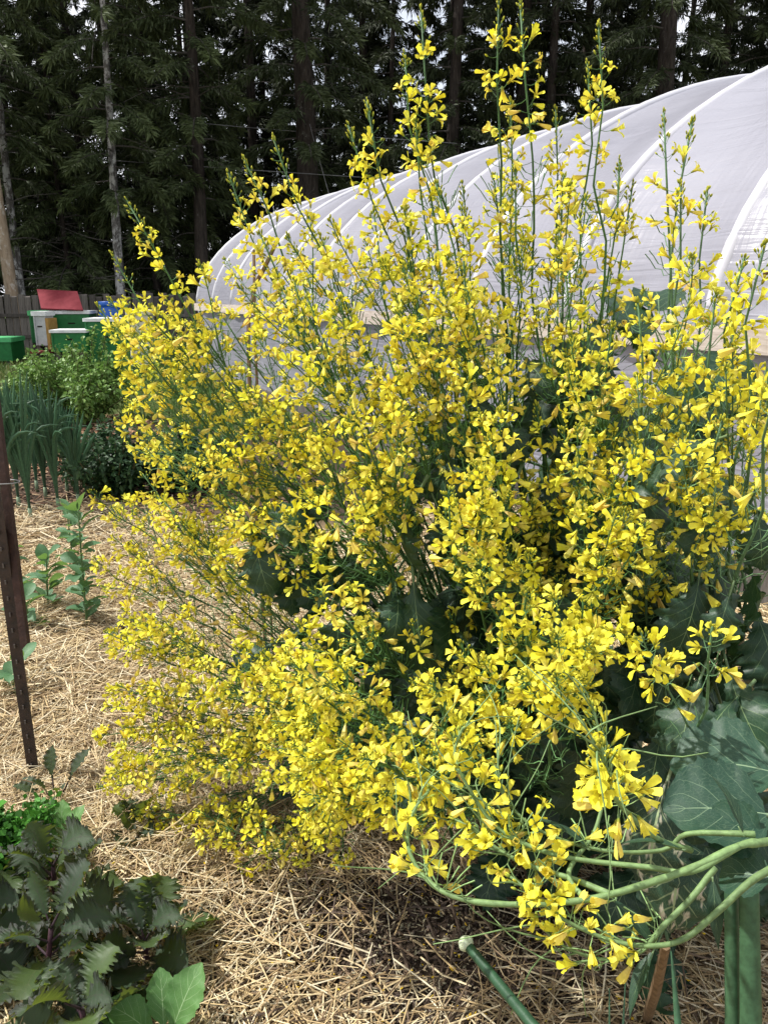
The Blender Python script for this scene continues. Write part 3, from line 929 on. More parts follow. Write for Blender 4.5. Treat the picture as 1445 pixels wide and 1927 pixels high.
# ------------------------------------------------------------------ leaf helpers
def leaf_geo(L, W, profile, petiole=0.0, bend=0.6, cup=0.15, ruffle=0.0, rfreq=9.0, serr=0.0, sfreq=14, nx=9, ny=18, pcol=(0.12, 0.2, 0.08), seed=0, prad=0.004, twist=0.0, frill=0.0):
    """Leaf along +x from the origin, rising as it goes, with its blade up; petiole first. lc = (x across, y along)."""
    r = np.random.default_rng(seed)
    y = np.linspace(0, 1, ny); x = np.linspace(-1, 1, nx)
    Xc, Yc = np.meshgrid(x, y)
    w = np.interp(Yc, np.linspace(0, 1, len(profile)), profile) * W / 2
    ph = r.uniform(0, 6.28, 4)
    edge = np.abs(Xc) ** 2
    w = w * (1 + edge * serr * (np.sin(sfreq * 6.283 * Yc + ph[0] + np.sign(Xc) * 1.3) + 0.6 * np.sin(sfreq * 2.3 * 6.283 * Yc + ph[1])))
    ru = ruffle * edge * (np.sin(rfreq * 6.283 * Yc + ph[2] + 1.7 * np.sign(Xc)) + 0.5 * np.sin(rfreq * 1.9 * 6.283 * Yc + ph[3]))
    ru = ru + frill * np.abs(Xc) ** 5 * (np.sin(4.1 * rfreq * 6.283 * Yc + ph[0]) + 0.8 * np.sin(6.7 * rfreq * 6.283 * Yc + ph[1] * np.sign(Xc)))
    # centre line: turns downwards by bend radians along the blade
    ang = -bend * Yc ** 1.3
    ds = L / (ny - 1)
    cx = np.concatenate([[0], np.cumsum(np.cos(ang[:-1, 0]) * ds)]); cz = np.concatenate([[0], np.cumsum(np.sin(ang[:-1, 0]) * ds)])
    nxv, nzv = -np.sin(ang), np.cos(ang)
    lift = cup * w * edge + ru * L
    tw = twist * Yc
    Px = petiole + cx[:, None] + nxv * lift
    Py = Xc * w * np.cos(tw)
    Pz = cz[:, None] + nzv * lift + Xc * w * np.sin(tw)
    g = Geo()
    g.add(np.stack([Px, Py, Pz], -1).reshape(-1, 3), grid_faces(nx, ny), pcol, np.stack([Xc, Yc, 0 * Xc], -1).reshape(-1, 3))
    if petiole > 0:
        k = 6
        P = np.stack([np.linspace(0, petiole + L * 0.10, k), np.zeros(k), np.linspace(0, -0.004, k)], -1)
        V, F = tube(P, np.linspace(prad * 1.2, prad * 0.8, k), 5)
        g.add(V, F, pcol, np.tile([0.0, 0.0, 0], (len(V), 1)))
    return g


KALE = [0.10, 0.16, 0.30, 0.62, 0.85, 0.98, 1.0, 0.93, 0.72, 0.35, 0.02]
ROUND = [0.25, 0.65, 0.92, 1.0, 1.0, 0.97, 0.90, 0.75, 0.45, 0.05]
PURP = [0.14, 0.30, 0.42, 0.55, 0.86, 0.95, 1.0, 0.98, 0.90, 0.70, 0.30]
LANCE = [0.20, 0.55, 0.85, 1.0, 0.92, 0.72, 0.45, 0.20, 0.02]
OVAL = [0.10, 0.55, 0.85, 1.0, 0.98, 0.85, 0.55, 0.05]


def place_leaf(me, parent, pos, yaw, pitch, roll=0.0, name='leaf', scale=1.0):
    o = link(name, me, parent)
    o.location = pos
    o.rotation_euler = Matrix.Rotation(yaw, 3, 'Z').to_4x4().to_3x3().__matmul__(Matrix.Rotation(-pitch, 3, 'Y')).__matmul__(Matrix.Rotation(roll, 3, 'X')).to_euler()
    o.scale = (scale,) * 3
    return o


# ------------------------------------------------------------------ flower templates (metres, facing +z, attached at the origin)
def flower_tpl(rad, zed, wid, seed, petal, inner, asym=0.25, curl=0.0):
    r = np.random.default_rng(seed)
    V, F, C = [], [], []
    n = 0
    for k in range(4):
        a = k * math.pi / 2 + r.normal(0, 0.14)
        sc = 1 + r.normal(0, 0.07)
        tilt = r.normal(0, asym)
        side_bend = r.normal(0, 0.22)
        rows = len(rad)
        for i in range(rows):
            for j in (-1, 0, 1):
                rr, zz = rad[i] * sc, zed[i] + (rad[i] * tilt) + (0.0011 if j == 0 else 0) * (1 if i > 1 else 0) * -1
                w = wid[i] * j
                rr2 = rr - (0.0014 if (j != 0 and i == rows - 1) else 0)
                aa = a + side_bend * (i / rows) ** 2 * 0.6
                V.append((rr2 * math.cos(aa) - w * math.sin(aa), rr2 * math.sin(aa) + w * math.cos(aa), zz + curl * abs(j) * (i / rows)))
                f = min(1, max(0, (i - 0.6) / 2))
                C.append(np.array(inner) * (1 - f) + np.array(petal) * f * (1 + r.normal(0, 0.03)))
        for i in range(rows - 1):
            for j in range(2):
                b = n + i * 3 + j
                F.append((b, b + 1, b + 4, b + 3))
        n += rows * 3
    # calyx: four narrow sepals as a little cup
    k = 5
    for i, (rr, zz) in enumerate(((0.0012, 0.0), (0.0021, 0.003), (0.0020, 0.0075))):
        for q in range(k):
            a = q * 2 * math.pi / k
            V.append((rr * math.cos(a), rr * math.sin(a), zz)); C.append((0.40, 0.42, 0.06) if i else (0.22, 0.32, 0.06))
    for i in range(2):
        for q in range(k):
            F.append((n + i * k + q, n + i * k + (q + 1) % k, n + (i + 1) * k + (q + 1) % k, n + (i + 1) * k + q))
    n += 3 * k
    # stamens
    for q in range(3):
        a = q * 2.1 + 0.4
        p = np.array([0.0012 * math.cos(a), 0.0012 * math.sin(a), 0.008]); e = p * [2.0, 2.0, 1.0] + [0, 0, 0.005]
        V += [p, p + [0.0006, 0.0006, 0], e + [0.0007, 0, 0.0], e + [-0.0007, 0, 0.0012]]
        C += [(0.5, 0.5, 0.08)] * 2 + [(0.62, 0.44, 0.04)] * 2
        F.append((n, n + 1, n + 2, n + 3)); n += 4
    return np.array(V, float), [np.array(F)], np.array(C, float)


YEL, YEL2 = (0.94, 0.88, 0.055), (0.94, 0.89, 0.10)
OPEN_T = [
    flower_tpl([0.0012, 0.0030, 0.0080, 0.0130, 0.0155], [0.003, 0.0095, 0.0125, 0.0125, 0.0112], [0.0010, 0.0016, 0.0033, 0.0040, 0.0022], 1, YEL, (0.62, 0.55, 0.05)),
    flower_tpl([0.0012, 0.0028, 0.0070, 0.0115, 0.0140], [0.003, 0.0095, 0.0145, 0.0165, 0.0160], [0.0010, 0.0016, 0.0034, 0.0042, 0.0024], 2, YEL2, (0.62, 0.55, 0.05)),
    flower_tpl([0.0012, 0.0032, 0.0085, 0.0135, 0.0155], [0.003, 0.0090, 0.0108, 0.0085, 0.0060], [0.0010, 0.0016, 0.0034, 0.0038, 0.0020], 3, YEL, (0.66, 0.55, 0.05), 0.35),
    flower_tpl([0.0012, 0.0025, 0.0055, 0.0088, 0.0110], [0.003, 0.0100, 0.0160, 0.0205, 0.0220], [0.0010, 0.0017, 0.0034, 0.0042, 0.0026], 4, YEL2, (0.62, 0.55, 0.05), 0.2),
    flower_tpl([0.0012, 0.0030, 0.0078, 0.0128, 0.0150], [0.003, 0.0095, 0.0120, 0.0135, 0.0145], [0.0010, 0.0016, 0.0031, 0.0039, 0.0025], 5, (0.94, 0.88, 0.07), (0.6, 0.55, 0.05), 0.4),
    flower_tpl([0.0012, 0.0024, 0.0044, 0.0070, 0.0092], [0.003, 0.0105, 0.0170, 0.0220, 0.0245], [0.0010, 0.0017, 0.0032, 0.0040, 0.0024], 6, YEL, (0.70, 0.62, 0.06), 0.3),
    flower_tpl([0.0012, 0.0026, 0.0062, 0.0095, 0.0105], [0.003, 0.0100, 0.0150, 0.0170, 0.0150], [0.0010, 0.0017, 0.0031, 0.0038, 0.0022], 7, YEL2, (0.66, 0.60, 0.06), 0.5),
]
WILT_T = [
    flower_tpl([0.0012, 0.0024, 0.0036, 0.0050, 0.0062], [0.003, 0.0100, 0.0165, 0.0225, 0.0240], [0.0011, 0.0022, 0.0036, 0.0040, 0.0026], 11, (0.92, 0.85, 0.09), (0.88, 0.77, 0.16), 0.2),
    flower_tpl([0.0012, 0.0022, 0.0030, 0.0036, 0.0040], [0.003, 0.0100, 0.0165, 0.0220, 0.0250], [0.0011, 0.0020, 0.0032, 0.0034, 0.0020], 12, (0.88, 0.76, 0.15), (0.84, 0.68, 0.20), 0.3),
    flower_tpl([0.0012, 0.0026, 0.0050, 0.0075, 0.0085], [0.003, 0.0095, 0.0155, 0.0195, 0.0190], [0.0011, 0.0022, 0.0038, 0.0042, 0.0030], 13, (0.92, 0.86, 0.09), (0.88, 0.78, 0.16), 0.35),
]
# bud: a spindle
bk = 5
bud_V = [(0, 0, 0)]
for rr, zz in ((0.0014, 0.0015), (0.0021, 0.0045), (0.0013, 0.0078)):
    bud_V += [(rr * math.cos(q * 2 * math.pi / bk), rr * math.sin(q * 2 * math.pi / bk), zz) for q in range(bk)]
bud_V.append((0, 0, 0.0092))
bq = [(1 + i * bk + q, 1 + i * bk + (q + 1) % bk, 1 + (i + 1) * bk + (q + 1) % bk, 1 + (i + 1) * bk + q) for i in range(2) for q in range(bk)]
bt = [(0, 1 + (q + 1) % bk, 1 + q) for q in range(bk)] + [(16, 11 + q, 11 + (q + 1) % bk) for q in range(bk)]
BUD_T = (np.array(bud_V, float), [np.array(bq), np.array(bt)], np.array([(0.20, 0.28, 0.05)] + [(0.25, 0.34, 0.06)] * 5 + [(0.36, 0.42, 0.06)] * 5 + [(0.56, 0.52, 0.05)] * 6, float))
FLOWER_MESH = {}
for kind, tpls in (('open', OPEN_T), ('wilt', WILT_T)):
    for q, (V, F, C) in enumerate(tpls):
        g = Geo(); g.add(V, F, C)
        FLOWER_MESH[(kind, q)] = g.mesh('flower' if kind == 'open' else 'wilted_flower', MAT['petal'], smooth=True)

UP = np.array([0, 0, 1.0])
ALL_FLOWERS = []


class Plant:
    def __init__(self, name, label, base, stem_col, seed, fsize=1.0, smooth_stem=True):
        self.base = np.asarray(base, float)
        self.root = thing(name, label, 'flowering kale', self.base, 0, 'flowering kale plants')
        self.r = np.random.default_rng(seed)
        self.stems = []            # (points, radii)
        self.geos = []
        self.buds = []
        self.fl = []               # kind, variant, pos, dir, scale, spin
        self.col = np.array(stem_col)
        self.fsize = fsize

    def stem(self, P, r0, r1, k=6):
        P = np.asarray(P)
        g = Geo()
        R = np.linspace(1, 0, len(P)) ** 1.15 * (r0 - r1) + r1
        tint = self.r.uniform(0.8, 1.2)
        if r0 > 0.005:
            nd = self.r.uniform(0, 1, len(P)) < 0.16
            R = R * (1 + self.r.normal(0, 0.05, len(P)) + 0.16 * nd)
        V, F = tube(P, R, k)
        vary = np.repeat(1 + self.r.normal(0, 0.10, len(P)), k)
        vary = np.concatenate([vary, [1, 1]])[:, None] * (1 + self.r.normal(0, 0.06, (len(V), 1)))
        g.add(V, F, self.col * tint * vary)
        self.stems.append((P, R)); self.geos.append(g); self.buds.append([])
        return len(self.stems) - 1

    def branch(self, si, P, r0, r1):
        V, F = tube(P, np.linspace(r0, r1, len(P)), 5)
        self.geos[si].add(V, F, self.col * self.r.uniform(0.85, 1.25))

    def pedicels(self, si, A, B, rad, bow=0.15, col=None):
        """Thin slightly bowed stalks from A to B (arrays)."""
        if len(A) == 0: return
        k = 3
        D = B - A
        ln = np.linalg.norm(D, axis=1, keepdims=True)
        X = nrm(np.cross(D, self.r.normal(0, 1, D.shape)) + 1e-9); Y = nrm(np.cross(D, X))
        M = (A + B) / 2 - UP * ln * bow
        rows = []
        for p, rr in ((A, rad), (M, rad * 0.85), (B, rad)):
            for q in range(k):
                a = q * 2 * math.pi / k
                rows.append(p + X * rr * math.cos(a) + Y * rr * math.sin(a))
        V = np.stack(rows, 1)
        F = np.array([(i * k + q, i * k + (q + 1) % k, (i + 1) * k + (q + 1) % k, (i + 1) * k + q) for i in range(2) for q in range(k)])
        n = len(A)
        F = (F[None] + (np.arange(n) * 9)[:, None, None]).reshape(-1, 4)
        c = self.col if col is None else np.asarray(col)
        self.geos[si].add(V.reshape(-1, 3), F, np.repeat(c * self.r.uniform(0.8, 1.4, (n, 1)), 9, 0))

    def raceme(self, si, P, nopen=10, nwilt=8, npod=10, length=0.26, nbud=18, budlen=0.05, fs=1.0):
        """Hang a raceme on the last `length` metres of the polyline P: buds at the tip, open flowers, wilted ones, young pods."""
        r = self.r
        P = np.asarray(P)
        seg = np.linalg.norm(np.diff(P, axis=0), axis=1); cum = np.concatenate([[0], np.cumsum(seg)]); tot = cum[-1]
        length = min(length, tot * 0.9)

        def along(d):                               # d metres below the tip
            s_ = tot - np.asarray(d)
            return np.stack([np.interp(s_, cum, P[:, k]) for k in range(3)], -1)

        T = nrm(along(0.0) - along(min(0.06, length)))
        X = nrm(np.cross(T, [0.3, 0.5, 0.2])); Yv = np.cross(T, X)

        def ring(n, d0, d1, ang0, ang1, l0, l1, jit=0.25):
            if n <= 0: return np.zeros((0, 3)), np.zeros((0, 3)), np.zeros((0, 3))
            d = np.sort(r.uniform(d0, d1, n)); f = (d - d0) / max(d1 - d0, 1e-6)
            a = np.arange(n) * 2.399 + r.uniform(0, 6.28) + r.normal(0, 0.4, n)
            th = ang0 + (ang1 - ang0) * f + r.normal(0, jit, n)
            D = T * np.cos(th)[:, None] + (X * np.cos(a)[:, None] + Yv * np.sin(a)[:, None]) * np.sin(th)[:, None]
            A = along(d)
            ln = (l0 + (l1 - l0) * f) * r.uniform(0.75, 1.25, n)
            return A, A + D * ln[:, None], D

        # buds
        nb1 = nbud // 2
        A, B, D = ring(nb1, 0.0, budlen * 0.35, 0.25, 0.8, 0.004, 0.010)
        A2, B2, D2 = ring(nbud - nb1, budlen * 0.3, budlen, 0.6, 1.1, 0.010, 0.018)
        A, B, D = np.vstack([A, A2]), np.vstack([B, B2]), np.vstack([D, D2])
        D = nrm(D + T * 0.5)
        self.pedicels(si, A, B, 0.0006, 0.1, self.col * 1.5)
        sc = r.uniform(0.65, 1.15, len(A)) * fs
        V, F, C = instances(BUD_T, basis(D, r.uniform(0, 6, len(A))) * sc[:, None, None], B, r.uniform(0.8, 1.2, (len(A), 1)) * np.ones((1, 3)))
        bg_ = Geo(); bg_.add(V, F, C); self.buds[si].append(bg_)
        # open flowers
        lo = budlen * 0.75
        mid = lo + (length - lo) * (nopen / max(nopen + nwilt * 0.8 + npod * 0.45, 1))
        low = mid + (length - mid) * (nwilt * 0.8 / max(nwilt * 0.8 + npod * 0.45, 1e-3))
        A, B, D = ring(nopen, lo, mid, 0.75, 1.35, 0.014, 0.024)
        self.pedicels(si, A, B, 0.0007, 0.10, self.col * 1.5)
        Dn = nrm(D * 0.9 + UP * 0.12 + r.normal(0, 0.38, D.shape) + np.array([-0.10, -0.22, 0.0]))
        for q in range(len(A)):
            self.fl.append(('open', int(r.integers(0, len(OPEN_T))), B[q], Dn[q], fs * r.uniform(0.80, 1.15), r.uniform(0, 6.28)))
        A, B, D = ring(nwilt, mid, low, 1.2, 1.75, 0.016, 0.028)
        self.pedicels(si, A, B, 0.0007, 0.05, self.col * 1.5)
        Dn = nrm(D * 0.8 - UP * 0.25 + r.normal(0, 0.35, D.shape))
        for q in range(len(A)):
            self.fl.append(('wilt', int(r.integers(0, len(WILT_T))), B[q], Dn[q], fs * r.uniform(0.75, 1.1), r.uniform(0, 6.28)))
        # young pods: thin pedicel then a thread-like pod turned up
        A, B, D = ring(npod, low, length, 1.0, 1.35, 0.018, 0.028)
        self.pedicels(si, A, B, 0.0007, 0.05, self.col * 1.3)
        if npod > 0:
            E = B + nrm(D * 0.7 + T * 0.6 + UP * 0.15) * r.uniform(0.015, 0.045, (npod, 1))
            self.pedicels(si, B, E, 0.0012, -0.05, self.col * 1.5)

    def pods_along(self, si, n, f0=0.3, f1=0.75):
        r = self.r
        P = self.stems[si][0]; m = len(P)
        k = r.uniform(f0, f1, n) * (m - 1); i = k.astype(int); fr = (k - i)[:, None]
        A_ = P[i] * (1 - fr) + P[i + 1] * fr; T_ = nrm(P[i + 1] - P[i])
        D_ = nrm(r.normal(0, 1, (n, 3))); D_ = nrm(D_ - T_ * (D_ * T_).sum(1, keepdims=True)) * 0.9 + T_ * 0.45
        B_ = A_ + D_ * r.uniform(0.018, 0.035, (n, 1)); E_ = B_ + nrm(D_ * 0.5 + T_ * 0.5 + r.normal(0, 0.25, (n, 3))) * r.uniform(0.02, 0.05, (n, 1))
        self.pedicels(si, A_, B_, 0.0008, 0.08, self.col * 1.7 + 0.01)
        self.pedicels(si, B_, E_, 0.0013, -0.1, self.col * 1.6 + 0.01)

    def finish(self, nobj=300, name='stem'):
        for (P, R), g, b in zip(self.stems, self.geos, self.buds):
            V = np.concatenate(g.V) - self.base
            g.V = [V]
            st = g.build(name, MAT['stem'], self.root, smooth=True)
            for c in b:
                c.V = [np.concatenate(c.V) - self.base]
                c.build('bud_cluster', MAT['petal'], st, smooth=True)
        if not self.fl: return
        pos = np.array([f[2] for f in self.fl]); u, v, d = project(pos)
        inside = (u > -10) & (u < 1455) & (v > -10) & (v < 1937)
        order = np.argsort(np.where(inside, d, d + 50))
        pick = set(order[:nobj].tolist())
        rest = Geo()
        Ms, groups = {}, {}
        for q, f in enumerate(self.fl):
            f = f[:4] + (f[4] * self.fsize,) + f[5:]
            ALL_FLOWERS.append((f[2], f[3]))
            if q in pick:
                o = link('flower' if f[0] == 'open' else 'wilted_flower', FLOWER_MESH[(f[0], f[1])], self.root)
                M = basis(np.array([f[3]]), np.array([f[5]]))[0] * f[4]
                m4 = Matrix(M.tolist()).to_4x4(); m4.translation = Vector(f[2] - self.base)
                o.matrix_local = m4
            else:
                groups.setdefault((f[0], f[1]), []).append(f)
        for (kind, var), fl in groups.items():
            tpl = (OPEN_T if kind == 'open' else WILT_T)[var]
            D = np.array([f[3] for f in fl]); sp = np.array([f[5] for f in fl]); sc = np.array([f[4] for f in fl]); T = np.array([f[2] for f in fl]) - self.base
            tint = np.stack([self.r.uniform(0.94, 1.05, len(fl)), self.r.uniform(0.90, 1.05, len(fl)), self.r.uniform(0.7, 1.5, len(fl))], -1)
            rest.add(*instances(tpl, basis(D, sp) * sc[:, None, None], T, tint))
        if rest.n:
            tag(rest.build('flower_mass', MAT['petal'], self.root, smooth=True), kind='stuff')


# depth of the bush front across the picture (pixel anchors -> metres along the view axis)
ANCH = np.array([
    (200, 500, 1.75), (240, 400, 1.7), (220, 720, 1.85), (260, 900, 2.0), (190, 1050, 2.3), (230, 1300, 2.2), (260, 1520, 2.05), (420, 1620, 2.0), (600, 1650, 1.95),
    (500, 350, 1.55), (700, 250, 1.5), (800, 60, 1.55), (950, 30, 1.55), (1120, 60, 1.5), (600, 700, 1.45), (450, 900, 1.65), (450, 1150, 1.85), (420, 1350, 1.95),
    (800, 600, 1.35), (850, 900, 1.25), (1000, 500, 1.45), (1080, 800, 1.3), (950, 1150, 1.12), (800, 1300, 1.15), (650, 1100, 1.45), (560, 1230, 1.30), (600, 1480, 1.22),
    (750, 1450, 1.12), (1050, 1250, 1.05), (1300, 400, 1.35), (1420, 520, 1.1), (1350, 800, 1.15), (1250, 1000, 1.2), (1320, 1270, 1.1), (720, 1580, 1.5)], float)


def depth_at(u, v):
    d2 = (ANCH[:, 0] - u) ** 2 + (ANCH[:, 1] - v) ** 2 + 900
    w = 1 / d2 ** 1.5
    return float((w * ANCH[:, 2]).sum() / w.sum())


def in_poly(p, poly):
    x, y = p; c = False
    for (x1, y1), (x2, y2) in zip(poly, poly[1:] + poly[:1]):
        if (y1 > y) != (y2 > y) and x < (x2 - x1) * (y - y1) / (y2 - y1) + x1:
            c = not c
    return c


def scatter(poly, n, mind, r, weight=None):
    xs = [p[0] for p in poly]; ys = [p[1] for p in poly]
    out = []
    tries = 0
    while len(out) < n and tries < 40000:
        tries += 1
        p = (r.uniform(min(xs), max(xs)), r.uniform(min(ys), max(ys)))
        if not in_poly(p, poly): continue
        if weight and r.uniform() > weight(*p): continue
        if all((p[0] - q[0]) ** 2 + (p[1] - q[1]) ** 2 > mind * mind for q in out):
            out.append(p)
    return out


def grow(pl, tips, main_every, base_r, rise, endup, rac, r0=0.0065, r1=0.0016, branch_len=(0.12, 0.5), zmin=0.10):
    """tips: list of (u, v, depth, params or None, is_main). Builds main stalks from the base and side branches from the stalks."""
    r = pl.r
    mains, sides = [], []
    for q, tp in enumerate(tips):
        (mains if (tp[4] or q % main_every == 0) else sides).append(tp)
    for (u, v, d, par, _) in mains:
        T = at(u, v, d); T[2] = max(T[2], zmin)
        a = r.uniform(0, 6.28); q = base_r * math.sqrt(r.uniform())
        b = pl.base + np.array([q * math.cos(a), q * math.sin(a), 0.0])
        D = T - b; dist = np.linalg.norm(D)
        hd = nrm(np.array([D[0], D[1], 0]))
        c1 = b + nrm(UP * rise + nrm(D)) * dist * 0.38
        ed = nrm(nrm(D) + UP * endup + r.normal(0, 0.05, 3))
        c2 = T - ed * dist * 0.34
        P = bez(b, c1, c2, T, 16)
        w = r.normal(0, 0.008, (16, 3)); w[0] = w[-1] = 0; P = P + w
        P[:, 2] = np.maximum(P[:, 2], 0.05)
        P = spline(P, 32)
        si = pl.stem(P, r0 * r.uniform(0.75, 1.15), r1)
        pl.raceme(si, P, **{**rac(r, u, v), **(par or {})})
    for (u, v, d, par, _) in sides:
        T = at(u, v, d); T[2] = max(T[2], zmin)
        best, bi, bp = 1e9, None, None
        for si, (P, R) in enumerate(pl.stems):
            D = T - P[4:-3]; ln = np.linalg.norm(D, axis=1)
            tg = nrm(np.gradient(P, axis=0))[4:-3]
            cs = (nrm(D) * tg).sum(1)
            sc = np.abs(ln - 0.26) + 0.55 * (1 - cs) + np.where(ln > branch_len[1], (ln - branch_len[1]) * 2.0, 0) + np.where(cs < 0.35, 0.6, 0)
            k = int(np.argmin(sc))
            if sc[k] < best:
                best, bi, bp = sc[k], si, (P[4:-3][k], tg[k], ln[k], R[4:-3][k])
        Q, tg, ln, rr = bp
        D = nrm(T - Q)
        ed = nrm(D * 0.8 + tg * 0.45 + UP * endup * 0.8 + r.normal(0, 0.08, 3))
        P = bez(Q, Q + nrm(tg * 0.5 + D) * ln * 0.35, T - ed * ln * 0.35, T, 10)
        pl.branch(bi, P, min(rr * 0.7, 0.0034), 0.0011)
        pl.raceme(bi, P, **{**rac(r, u, v), **(par or {})})


# ---- plant A: the tall central bush
A = Plant('flowering_kale', 'tall bushy kale thick with yellow flowers in front of the hoop house', (0.46, 1.98, 0.0), (0.062, 0.140, 0.046), 21, 1.22)
tall = [
    (515, 262, 1.55), (430, 325, 1.62), (240, 378, 1.72), (212, 480, 1.78), (690, 190, 1.50), (655, 235, 1.55), (792, 18, 1.55), (762, 98, 1.58), (782, 225, 1.60), (938, 2, 1.50), (978, 4, 1.56),
    (1126, 48, 1.48), (1105, 120, 1.55), (1045, 205, 1.6), (1190, 345, 1.6), (1165, 300, 1.65), (185, 575, 1.85), (460, 300, 1.75), (1060, 330, 1.6), (960, 190, 1.62), (870, 350, 1.65), (820, 345, 1.45)]
tipsA = [(u, v, d, dict(nopen=random.randint(9, 14), nwilt=random.randint(6, 10), npod=random.randint(14, 20), length=0.40, budlen=0.095, nbud=26), True) for u, v, d in tall]
polyA = [(200, 560), (330, 500), (420, 430), (560, 400), (660, 330), (800, 330), (960, 300), (1090, 320), (1160, 450), (1180, 700), (1190, 950), (1120, 1080), (1010, 1060), (900, 1120), (840, 960), (700, 920), (560, 1060), (440, 1060), (300, 1000), (235, 880), (190, 700)]


def wA(u, v):
    if v > 800 and 560 < u < 760: return 0.35
    if 960 < u < 1180 and 780 < v < 1000: return 0.40
    if v < 540 or u > 950: return 0.45
    return 1.0


ptsA = scatter(polyA, 190, 25, A.r, wA)
A.r.shuffle(ptsA)
tipsA += [(u, v, depth_at(u, v) + A.r.exponential(0.16), None, False) for u, v in ptsA]
# front of the bush, low and near
polyF = [(470, 1180), (560, 1170), (620, 1230), (760, 1300), (900, 1180), (1000, 1080), (1130, 1120), (1190, 1200), (1130, 1300), (1000, 1330), (880, 1400), (820, 1520), (700, 1560), (560, 1500), (480, 1400)]
ptsF = scatter(polyF, 38, 48, A.r, lambda u, v: 0.35 if (640 < u < 860 and v < 1330) else 1.0)
tipsA += [(u, v, depth_at(u, v) + A.r.exponential(0.08), None, False) for u, v in ptsF]


SPARSE = dict(npod=18, length=0.26, nbud=12, budlen=0.04)
polyM = [(560, 930), (720, 900), (880, 980), (960, 1120), (900, 1250), (760, 1290), (640, 1220), (560, 1080)]
for u, v in scatter(polyM, 15, 56, A.r):
    tipsA.append((u, v, A.r.uniform(1.38, 1.62), dict(SPARSE, nopen=int(A.r.integers(4, 8)), nwilt=int(A.r.integers(4, 8))), False))
for u, v in scatter([(980, 820), (1170, 760), (1260, 900), (1250, 1120), (1120, 1180), (1000, 1020)], 16, 50, A.r):
    tipsA.append((u, v, A.r.uniform(1.2, 1.5), dict(SPARSE, nopen=int(A.r.integers(6, 10)), nwilt=int(A.r.integers(5, 9))), False))


def racA(r, u, v):
    if v < 560 or (u > 950 and v < 900):
        return dict(nopen=int(r.integers(5, 10)), nwilt=int(r.integers(4, 8)), npod=int(r.integers(12, 20)), length=r.uniform(0.20, 0.32), nbud=int(r.integers(14, 24)), budlen=r.uniform(0.04, 0.07))
    return dict(nopen=int(r.integers(6, 11)), nwilt=int(r.integers(5, 9)), npod=int(r.integers(14, 24)), length=r.uniform(0.17, 0.30), nbud=int(r.integers(10, 20)), budlen=r.uniform(0.025, 0.05))


grow(A, tipsA, 4, 0.10, 0.55, 0.10, racA, 0.0070, 0.0017)
for q_ in range(len(A.stems)):
    A.pods_along(q_, 40, 0.25, 0.85)
A.finish(300)

# ---- plant B: low sprawling plant at lower left
B = Plant('flowering_kale', 'low sprawling kale with small yellow flowers spilling over the straw at left', (0.02, 2.42, 0.0), (0.055, 0.130, 0.042), 22, 1.32)
polyB = [(185, 1030), (170, 930), (300, 930), (420, 960), (540, 1080), (620, 1230), (690, 1400), (720, 1560), (690, 1640), (540, 1650), (400, 1630), (270, 1570), (190, 1470), (195, 1250)]
ptsB = scatter(polyB, 122, 24, B.r)
B.r.shuffle(ptsB)
tipsB = [(u, v, 2.3, None, True) for u, v in ((172, 925), (178, 1050), (200, 1190), (182, 1385), (188, 1480), (285, 1590), (225, 1290), (330, 1620))]
tipsB += [(u, v, min(depth_at(u, v) + 0.10 + abs(B.r.normal(0, 0.22)), 2.9 if v < 1300 else 2.3), None, False) for u, v in ptsB]


def racB(r, u, v):
    return dict(nopen=int(r.integers(6, 10)), nwilt=int(r.integers(5, 9)), npod=int(r.integers(12, 18)), length=r.uniform(0.14, 0.24), nbud=int(r.integers(8, 14)), budlen=r.uniform(0.02, 0.04))


grow(B, tipsB, 3, 0.12, 0.45, 0.10, racB, 0.0050, 0.0014, zmin=0.06)
for q_ in range(len(B.stems)):
    B.pods_along(q_, 34, 0.2, 0.88)
B.finish(300)

# ---- plant C: taller open plant at right
Cc = Plant('flowering_kale', 'open kale with pale thick stalks and loose yellow flowers at the right edge', (0.72, 1.62, 0.0), (0.085, 0.165, 0.075), 23, 1.22)
tallC = [(1248, 212, 1.45), (1303, 225, 1.42), (1280, 345, 1.35), (1330, 360, 1.5), (1438, 462, 1.12), (1400, 485, 1.18), (1345, 555, 1.20), (1200, 570, 1.3), (1500, 560, 1.1), (1470, 700, 1.05)]
tipsC = [(u, v, d, dict(nopen=8, nwilt=7, npod=14, length=0.34, budlen=0.055, nbud=20), True) for u, v, d in tallC]
for k in (0, 1):
    tipsC[k] = tipsC[k][:3] + (dict(nopen=3, nwilt=3, npod=8, length=0.30, budlen=0.10, nbud=22), True)
polyC = [(1190, 560), (1280, 420), (1340, 520), (1445, 560), (1450, 980), (1330, 1000), (1230, 980), (1150, 1000), (1170, 760)]
ptsC = scatter(polyC, 26, 55, Cc.r)
tipsC += [(u, v, depth_at(u, v) + Cc.r.exponential(0.10), None, False) for u, v in ptsC]
tipsC += [(1340, 1180, 1.05, dict(nopen=5, nwilt=4, npod=3, length=0.13), True), (1205, 1190, 1.08, dict(nopen=10, nwilt=9, npod=4, length=0.17), False)]


def racC(r, u, v):
    return dict(nopen=int(r.integers(5, 10)), nwilt=int(r.integers(5, 9)), npod=int(r.integers(8, 14)), length=r.uniform(0.18, 0.30), nbud=int(r.integers(10, 18)), budlen=r.uniform(0.03, 0.05))


grow(Cc, tipsC, 5, 0.05, 1.0, 0.25, racC, 0.0085, 0.0017)
for q_ in range(len(Cc.stems)):
    Cc.pods_along(q_, 34, 0.25, 0.8)
Cc.finish(300)

